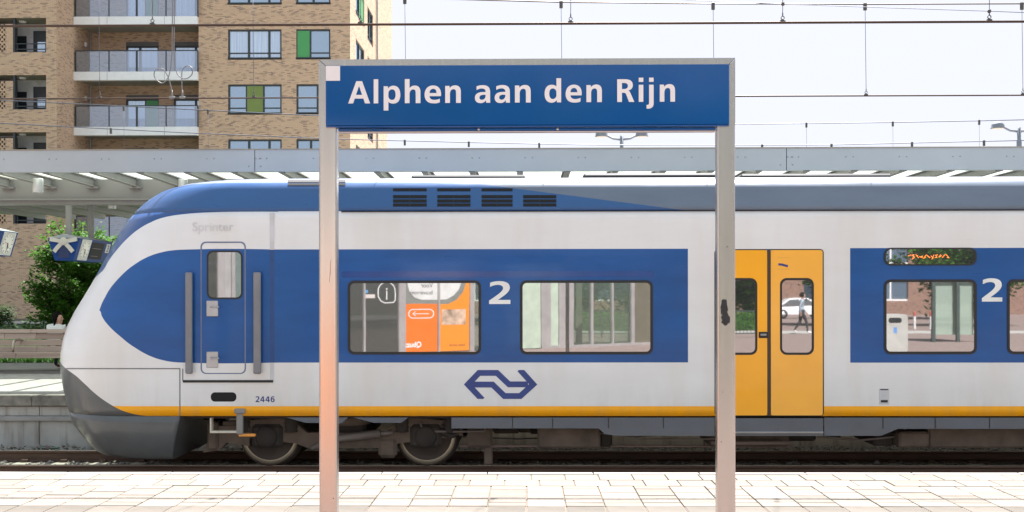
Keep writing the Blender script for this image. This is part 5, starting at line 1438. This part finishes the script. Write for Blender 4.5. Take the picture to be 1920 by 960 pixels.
# street lamps
M_LP = simple('lamp_post_grey', (.20, .22, .25), .5, .3)
def street_lamp(px, pyt, Y, heads, label):
    x = ax(px, Y); zt_ = az(pyt, Y, px)
    t = thing('street_lamp', label, 'street lamp', (x, Y, .4), 'twin-arm street lamps beyond the canopy')
    MB().tube([(x, Y, 0), (x, Y, zt_ - .5), (x, Y, zt_ - .48), (x, Y, zt_)], [.11, .10, .075, .075], 12).build('pole', M_LP, t)
    for s in heads:
        arm = MB().tube([(x, Y, zt_ - .16), (x + s * .35, Y, zt_ - .12), (x + s * .7, Y, zt_ + .06), (x + s * 1.05, Y, zt_ + .10)], [.05, .045, .04, .04], 8).build('arm', M_LP, t)
        hx_ = x + s * .84
        h_ = MB().lathe([(0, .21), (.10, .20), (.19, .14), (.235, .06), (.25, -.03), (.27, -.05), (0, -.05)], (hx_ - s * .02, Y, zt_ + .02), 'Z', 18); h_.v = [((a - hx_) * 1.05 + hx_ + s * .0, b, c - (a - hx_) * .0) for a, b, c in h_.v]
        ho = h_.build('lamp_head', M_LP, t)
        MB().lathe([(0, -.075), (.20, -.07), (.235, -.053), (0, -.052)], (hx_ - s * .02, Y, zt_ + .02), 'Z', 16).build('lens', simple('warm_lens', (.38, .32, .25), .4) if 'warm_lens' not in MATS else MATS['warm_lens'], ho)
street_lamp(1166, 254.5, 45, (-1, 1), 'twin-armed grey street lamp under the right half of the sign')
street_lamp(1911, 239, 43, (-1, 1), 'twin-armed grey street lamp at the right edge of the picture, only one head in view')

# ================================================================== the place behind the photographer, seen mirrored in the train windows
MIR = 2 * YS
def rx(px, b): return at(px, HZ, MIR + b).x
def rz(py, b, px=800): return at(px, py, MIR + b).z
FB = lambda X: 4.1 + .74 * X                     # kiosk front: distance behind the camera as a function of X
def kx(px):
    X = 0
    for _ in range(30): X = rx(px, FB(X))
    return X
kn = Vector((.74, 1, 0)).normalized()            # its outward normal (towards the track)
kd = Vector((1, -.74, 0)).normalized()
def kp(X, z, d=0): return Vector((X, -FB(X), z)) + kn * d
kio = thing('station_kiosk', 'glazed station pavilion with orange bus posters, mirrored in the train windows', 'building', (0, -4.1, 0))
M_KM = simple('kiosk_mullion', (.50, .48, .47), .4, .5)
M_KD = glass_mat('dark_kiosk_glass', (.05, .052, .045), .04, .0)
M_KG = glass_mat('clear_kiosk_glass', (.30, .36, .29), .03, .0, thru=.9, tint=(.86, .95, .88))
M_PALE = simple('pale_green_panel', (.42, .50, .40), .6)
M_OLV = simple('dark_khaki_panel', (.13, .12, .085), .7)
def kquad(x0, x1, z0, z1, d, name, mat, parent=kio, th=.02):
    m = MB(); a = [kp(x0, z0, d), kp(x1, z0, d), kp(x1, z1, d), kp(x0, z1, d)]; b = [q - kn * th for q in a]
    m.add(a + b, [(0, 1, 2, 3), (7, 6, 5, 4), (0, 4, 5, 1), (1, 5, 6, 2), (2, 6, 7, 3), (3, 7, 4, 0)]); return m.build(name, mat, parent)
KT = 3.1
simple('notice_grey', (.34, .33, .33), .5)
def panelk(a, b, name, mat): return kquad(kx(a) + .01, kx(b) - .01, .02, KT, 0, name, mat)
panelk(380, 408, 'glass_panel', M_KD); panelk(420, 434, 'glass_panel', MATS['notice_grey']); panelk(440, 556, 'glass_panel', M_KG); panelk(560, 681, 'glass_panel', M_KD); pi_ = panelk(684, 747, 'glass_panel', M_KD)
p1_ = panelk(759.5, 820.5, 'poster_panel', simple('poster_grey', (.20, .21, .19), .5)); p2_ = panelk(823.5, 880, 'poster_panel', MATS['poster_grey'])
panelk(888, 950, 'glass_panel', M_KG); panelk(950, 1014, 'glass_panel', M_PALE)
panelk(1031, 1047, 'glass_panel', M_PALE); panelk(1060, 1063, 'glass_panel', M_KG); panelk(1074, 1107, 'glass_panel', M_KG); panelk(1111, 1146, 'glass_panel', M_KG); panelk(1149, 1182, 'glass_panel', M_KG); panelk(1188, 1260, 'glass_panel', M_OLV)
for a, b in ((408, 420), (434, 440), (556, 560), (681, 684), (747, 759.5), (820.5, 823.5), (880, 888), (1014, 1031), (1047, 1060), (1063, 1074), (1107, 1111), (1146, 1149), (1182, 1188)):
    kquad(kx(a), kx(b), .0, KT + .02, .05, 'mullion', M_KM, th=.12)
for pan, a, b, mt in ((p1_, 759.5, 820.5, ORANGE), (p2_, 823.5, 880, ORANGE2)):
    kquad(kx(a) + .012, kx(b) - .012, .03, rz(570, FB(kx(a))), .004, 'orange_field', mt, pan, .003)
kquad(kx(380), kx(1262), KT + .02, KT + .45, .10, 'roof_band', M_KM, th=.6)
kquad(kx(1014), kx(1262), 0, .08, .055, 'base_rail', M_KM, th=.1)
def kpoly(pxp, d, name, mat, parent):
    m = MB(); a = [kp(kx(q), rz(y, FB(kx(q))), d) for q, y in pxp]; m.add(a, [tuple(range(len(a)))]); return m.build(name, mat, parent)
M_PW = simple('poster_white', (.62, .63, .61), .5)
kpoly([(760.5, 490), (763, 527), (768, 548), (777, 558), (790, 562), (820, 562), (820, 490)], .004, 'white_field', M_PW, p1_)
kpoly([(824, 490), (824, 562), (838, 561), (851, 554), (860, 543), (866, 527), (868, 490)], .004, 'white_field', M_PW, p2_)
kpoly([(824.2, 572), (840, 570), (856, 562), (868, 548), (874, 530), (876, 490), (879.7, 490), (879.7, 572)], .0045, 'orange_arc', ORANGE2, p2_)
def klocal(me, X, z, d, mirror=False):
    """flat lettering mesh (text in its own XY plane) put on the kiosk front, readable from the track side"""
    ex = -kd; me.transform(Matrix(((ex.x, 0, kn.x, 0), (ex.y, 0, kn.y, 0), (0, 1, 0, 0), (0, 0, 0, 1)))); me.transform(Matrix.Translation(kp(X, z, d)))
INK = simple('dark_ink', (.05, .05, .055), .6)
def ktext(body_, px, py, hpx, mat, parent, bold=.0):
    X = kx(px); b = FB(X); s = hpx / F * (MIR + b)
    me = text_mesh('lettering', body_, s, .002, bold); me.materials.append(mat); klocal(me, X, rz(py, b), .006); return link('lettering', me, parent)
ktext('Voor', 811, 539, 12, INK, p1_); ktext('busvervoer', 811, 552, 11, INK, p1_)
ktext('Qbuzz', 790, 650, 14, WHITEP, p1_, .006); ktext('Samen vooruit', 872, 648, 6, INK, p2_)
def kstroke(pxpts, wpx, name, mat, parent, d=.006):
    X0 = kx(pxpts[0][0]); k = (MIR + FB(X0)) / F
    P = [((kx(a)), rz(c, FB(X0))) for a, c in pxpts]
    poly = stroke(P, wpx * k); m = MB(); a = [kp(u, v, d) for u, v in poly]; m.add(a, [(i, i + 1, len(a) - 2 - i, len(a) - 1 - i) for i in range(len(a) // 2 - 1)]); return m.build(name, mat, parent)
def pill(x0, x1, y0, y1, n=10):
    r = (y1 - y0) / 2; c = [(x1 - r + r * math.sin(R(180 * k / n)), (y0 + y1) / 2 - r * math.cos(R(180 * k / n))) for k in range(n + 1)]
    c += [(x0 + r - r * math.sin(R(180 * k / n)), (y0 + y1) / 2 + r * math.cos(R(180 * k / n))) for k in range(n + 1)]; return c + [c[0]]
kstroke(pill(766, 813, 580, 596), 1.4, 'arrow_frame', WHITEP, p1_); kstroke([(804, 588), (774, 588)], 1.2, 'arrow', WHITEP, p1_); kstroke([(779, 583.5), (773.5, 588), (779, 592.5)], 1.2, 'arrow', WHITEP, p1_, .008)
bub = [(709, 548)] + [(725 - 16 * math.cos(R(a)), 546 - 17 * math.sin(R(a))) for a in range(10, 175, 15)] + [(741, 552), (741, 563), (738, 567), (722, 568), (714, 564), (709, 556), (709, 548)]
kstroke(bub, 1.6, 'info_bubble', WHITEP, pi_); kstroke([(725, 545), (725, 562)], 1.8, 'info_letter', WHITEP, pi_, .008); kstroke([(725, 540.5), (725, 543)], 2.2, 'info_letter', WHITEP, pi_, .008)
ph = kquad(kx(828), kx(873), rz(609, FB(kx(850))), rz(580, FB(kx(850))), .006, 'photo_print', simple('photo_print', (.50, .36, .26), .6, var=.55, scale=3.5), p2_, .002)
kquad(kx(685), kx(703), rz(559, FB(kx(690))), rz(552, FB(kx(690))), .006, 'notice', simple('notice_white', (.60, .55, .52), .6), pi_, .002)
kquad(kx(684), kx(690), rz(549.5, FB(kx(690))), rz(544, FB(kx(690))), .006, 'badge', simple('badge_blue', (.10, .30, .55), .6), pi_, .002)
MB().box(kx(1088) - .0, kx(1100), -FB(kx(1095)) - 3.2, -FB(kx(1095)) - 2.9, 0, 2.6).build('inner_column', M_OLV, kio)
for px in (1000, 1052): p = kp(kx(px), 0, -1.2); MB().lathe([(.16, 0), (.16, KT)], p, 'Z', 18).build('inner_column', M_PALE, kio)
# railing behind the glass
# litter bin near the camera side of the window strip
bX = rx(1680, 1.1)
bi = thing('litter_bin', 'pale grey litter bin with oval slot, mirrored in the window right of the yellow doors', 'bin', (bX, -1.1, 0))
w_ = 20.5 / F * (MIR + 1.1); hb_ = rz(589, 1.1, 1680)
MB().prism(rrect(bX - w_, bX + w_, .03, hb_, .10), XZ, -1.45, -1.05).build('bin_body', simple('bin_grey', (.42, .42, .39), .5), bi)
MB().prism(rrect(bX - w_ * .75, bX + w_ * .45, hb_ - .24, hb_ - .10, .065), XZ, -1.055, -1.045).build('bin_slot', BLACK, bi)
MB().prism(rrect(bX - w_ * .3, bX + w_ * .0, hb_ - .52, hb_ - .36, .01), XZ, -1.052, -1.046).build('bin_sticker', simple('bin_sticker', (.12, .28, .60), .5), bi)
# bollards
for px, lab in ((1715, 'red and white bollard, left one of the pair mirrored in the train window'), (1745, 'red and white bollard, right one of the pair mirrored in the train window')):
    b = 24.0; X = rx(px, b); t = thing('bollard', lab, 'bollard', (X, -b, 0), 'striped bollards on the square')
    MB().lathe([(.055, 0), (.055, .62)], (X, -b, 0), 'Z', 16).build('post', simple('bollard_white', (.65, .65, .65), .5) if 'bollard_white' not in MATS else MATS['bollard_white'], t)
    MB().lathe([(.057, .62), (.057, .82), (.04, .87), (0, .88)], (X, -b, 0), 'Z', 16).build('red_cap', simple('bollard_red', (.36, .08, .06), .5) if 'bollard_red' not in MATS else MATS['bollard_red'], t)
# walking man mirrored in the right door window
b = 17.0; X = rx(1503, b)
mp_ = thing('person', 'walking man in light jacket and dark trousers, mirrored in the right door window', 'person', (X, -b, 0))
J = dict(pelvis=(X, -b, .95), spine=(X, -b, 1.12), chest=(X + .01, -b, 1.33), neck=(X + .03, -b, 1.48), jaw=(X + .06, -b, 1.56), head=(X + .06, -b, 1.64), crown=(X + .05, -b, 1.72), face=(1, 0, -.05),
         shL=(X, -b + .18, 1.43), elL=(X - .12, -b + .23, 1.18), wrL=(X - .10, -b + .22, .93), shR=(X, -b - .18, 1.43), elR=(X + .08, -b - .24, 1.17), wrR=(X + .22, -b - .22, .95),
         hipL=(X, -b + .09, .92), knL=(X + .17, -b + .09, .52), anL=(X + .22, -b + .09, .11), toeL=(X + .38, -b + .10, .05), hipR=(X, -b - .09, .92), knR=(X - .06, -b - .09, .50), anR=(X - .30, -b - .09, .16), toeR=(X - .20, -b - .10, .05))
DENIM = simple('pale_jacket', (.30, .36, .42), .85)
human(mp_, J, dict(top=DENIM, sleeve=DENIM, arm=DENIM, skin=SKIN, leg=JEANS, shoe=WHITEC, eye=EYE, lip=LIP), 9, 'short', MATS['black_hair'])
# parked white car further back
def car(X, Y, label):
    t = thing('parked_car', label, 'car', (X, Y, 0), world=False)
    prof = [(-2.1, .30), (-2.12, .62), (-1.95, .85), (-1.55, .92), (-.85, 1.40), (-.3, 1.48), (.5, 1.46), (1.25, 1.05), (1.95, .88), (2.12, .70), (2.1, .30)]
    M_CARP = simple('car_white', (.74, .75, .76), .25, coat=.6); M_CG = glass_mat('car_glass', (.02, .022, .025), .1)
    m = MB(); n = len(prof); v = []
    for y, k in ((-.84, 0), (-.80, 1), (.80, 1), (.84, 0)):
        for a, c in prof:
            ins = max(0, c - .9) * .35
            v.append((a * (1 if k == 0 else 1), (abs(y) - ins) * (1 if y > 0 else -1), c + (0 if k == 0 else .015)))
    f = [list(range(n)), list(range(4 * n - 1, 3 * n - 1, -1))]
    for j in range(3):
        for i in range(n): f.append((j * n + i, j * n + (i + 1) % n, (j + 1) * n + (i + 1) % n, (j + 1) * n + i))
    m.add(v, f, 0, False); m.build('body', M_CARP, t)
    for s in (-1, 1):
        for poly in ([(-1.38, .95), (-.82, 1.33), (-.12, 1.40), (-.12, .95)], [(-.05, .95), (-.05, 1.40), (.48, 1.38), (1.08, 1.02), (1.05, .95)]):
            m = MB(); a = [(u, s * (.842 - max(0, w2 - .9) * .35), w2) for u, w2 in poly]; m.add(a + [(u, q - s * .03, w2) for u, q, w2 in a], [(0, 1, 2, 3, 4)[:len(a)], tuple(range(2 * len(a) - 1, len(a) - 1, -1))] + [(i, (i + 1) % len(a), (i + 1) % len(a) + len(a), i + len(a)) for i in range(len(a))]); m.build('side_window', M_CG, t)
        for xw in (-1.3, 1.3):
            w3 = MB().lathe([(.20, -.10), (.30, -.11), (.32, -.08), (.32, .08), (.30, .11), (.2, .1)], (xw, s * .76, .32), 'Y', 24).build('wheel', DARKM, t)
            MB().lathe([(0, s * .06), (.2, s * .09), (.2, 0)], (xw, s * .76, .32), 'Y', 20).build('rim', MATS['grey_plate'], w3)
        MB().bbox(-2.13, -2.06, s * .62 - .15, s * .62 + .15, .62, .74, .02).build('headlight', MATS['white_paint'], t); MB().bbox(2.06, 2.13, s * .62 - .12, s * .62 + .12, .66, .80, .02).build('tail_light', simple('tail_red', (.4, .01, .01), .3) if 'tail_red' not in MATS else MATS['tail_red'], t)
car(rx(1497, 50), -50, 'parked white car on the square, mirrored in the right door window')
# railing of the square
rb = 13.5
ra = thing('railing', 'dark barred railing on the square, mirrored in the second train window', 'railing', (rx(1140, rb), -rb, 0))
xa_, xb_ = rx(1050, rb), rx(1440, rb); m = MB().box(xa_, xb_, -rb - .03, -rb + .03, 1.0, 1.06).box(xa_, xb_, -rb - .02, -rb + .02, .14, .18); k = 0
while xa_ + k * .14 < xb_: m.box(xa_ + k * .14 - .01, xa_ + k * .14 + .01, -rb - .01, -rb + .01, .18, 1.0); k += 1
m.build('bars', simple('railing_green', (.03, .05, .04), .5), ra)
for k in range(6): MB().box(xa_ + k * (xb_ - xa_) / 5 - .03, xa_ + k * (xb_ - xa_) / 5 + .03, -rb - .035, -rb + .035, 0, 1.1).build('rail_post', MATS['railing_green'], ra)
# trees on the square
proto = None
spots = [(1085, 26, 1.0, 'leafy tree left of the second window centre, mirrored in the train'), (1180, 38, 1.7, 'leafy tree mirrored at the right end of the second train window'), (985, 42, 1.8, 'leafy tree mirrored at the left end of the second train window'), (1570, 30, 1.1, 'leafy tree mirrored beside the right yellow door'), (1775, 47, 1.5, 'broad leafy tree mirrored behind the bollards in the third window'), (1845, 29, 1.0, 'leafy tree mirrored at the right end of the third window'), (1400, 33, 1.05, 'leafy tree mirrored in the left yellow door window'), (800, 30, 1.55, 'unseen tall tree added behind the pavilion to darken the left part of the glossy sign'), (1010, 36, 1.6, 'unseen tall tree added behind the pavilion to darken the low middle of the glossy sign')]  # last two trees are added unseen, to put dark reflections in the sign
for px, b, s, lab in spots:
    X = rx(px, b)
    if proto is None:
        proto = thing('square_tree', lab, 'tree', (X, -b, 0), 'trees on the square behind the photographer', world=False)
        branch_tree(proto, 0, 0, 0, 7.5, [(0, .1), (.25, .4), (.34, 2.4), (.55, 3.1), (.8, 2.4), (1, .5)], 90, .26, M_LEAF, .16, 12, .55, 90, .42); o = proto
    else:
        o = copy_tree(proto); o.location = (X, -b, 0); o['label'] = lab
    o.scale = (s, s, s); o.rotation_euler = (0, 0, px * .37)
sh_b = 9.0; sa_, sb__ = rx(1750, sh_b), rx(1832, sh_b)
shl = thing('bus_shelter', 'pale green glass shelter with dark posts, mirrored at the right of the third train window', 'shelter', ((sa_ + sb__) / 2, -sh_b, 0))
M_SHP = simple('shelter_post', (.05, .07, .065), .5)
for x in (sa_, (sa_ * .45 + sb__ * .55), sb__): MB().bbox(x - .06, x + .06, -sh_b - .06, -sh_b + .06, 0, 2.5, .01).build('post', M_SHP, shl)
MB().box(sa_ + .07, sb__ - .07, -sh_b - .19, -sh_b - .17, .25, 2.4).build('glass_panel', glass_mat('shelter_glass', (.42, .52, .44), .08, .0, thru=.35, tint=(.8, .95, .85)), shl)
MB().bbox(sa_ - .2, sb__ + .2, -sh_b - 1.4, -sh_b + .2, 2.5, 2.62, .02).build('roof', M_PALE, shl)
MB().bbox(sa_ + .5, sb__ - .3, -sh_b - .62, -sh_b - .25, .42, .47, .01).build('seat', M_SHP, shl)
m = MB(); m.box(-2, 40, -21.2, -17.8, -.0005, .006); m.build('path', M_STREET, kind='structure')
# brick block across the square
bb = thing('brick_building', 'brown brick block across the square, mirrored in the yellow door window', 'building', (20, -66, 0))
M_BB = brick_mat('brown_brick', (.26, .15, .11), (.20, .11, .08), (.11, .065, .05), (.24, .2, .17))
hl = []
for i in range(8):
    for k in range(3): hl.append((-6 + i * 6, -3 + i * 6, 1.2 + 3.2 * k, 3.0 + 3.2 * k))
m = MB()
for a, b, c, d in wall_cells(-9, 44, 0, 10.5, hl): m.box(a, b, -66.3, -66, c, d)
m.build('wall', M_BB, bb); MB().box(-9.2, 44.2, -78, -65.8, 10.502, 10.8).build('roof', M_SOFF, bb)
for a, b, c, d in hl:
    o = MB().box(a + .002, b - .002, -66.2, -66.1, c, c + .12).box(a + .002, b - .002, -66.2, -66.1, d - .12, d - .002).box((a + b) / 2 - .06, (a + b) / 2 + .06, -66.2, -66.1, c + .12, d - .12).build('window', M_WHITEB, bb)
    MB().box(a + .002, b - .002, -66.26, -66.21, c, d).build('pane', M_PANE, o)
# hedge strip on the square
rn = random.Random(31); he = thing('hedge', 'low clipped hedge on the square, mirrored in the train windows', 'hedge', (rx(1300, 22), -22, 0))
lv = MB(); xa_, xb_ = rx(1030, 22), rx(1440, 22)
for k in range(5000):
    p = Vector((rn.uniform(xa_, xb_), -22 + rn.uniform(-.4, .4), rn.uniform(.05, .85))); leaf_quad(lv, p, Vector((rn.gauss(0, .6), rn.gauss(.4, .5), rn.gauss(.5, .4))).normalized(), .13, rn)
lv.box(xa_, xb_, -22.3, -21.7, 0, .7); lv.build('foliage', M_LEAF, he)
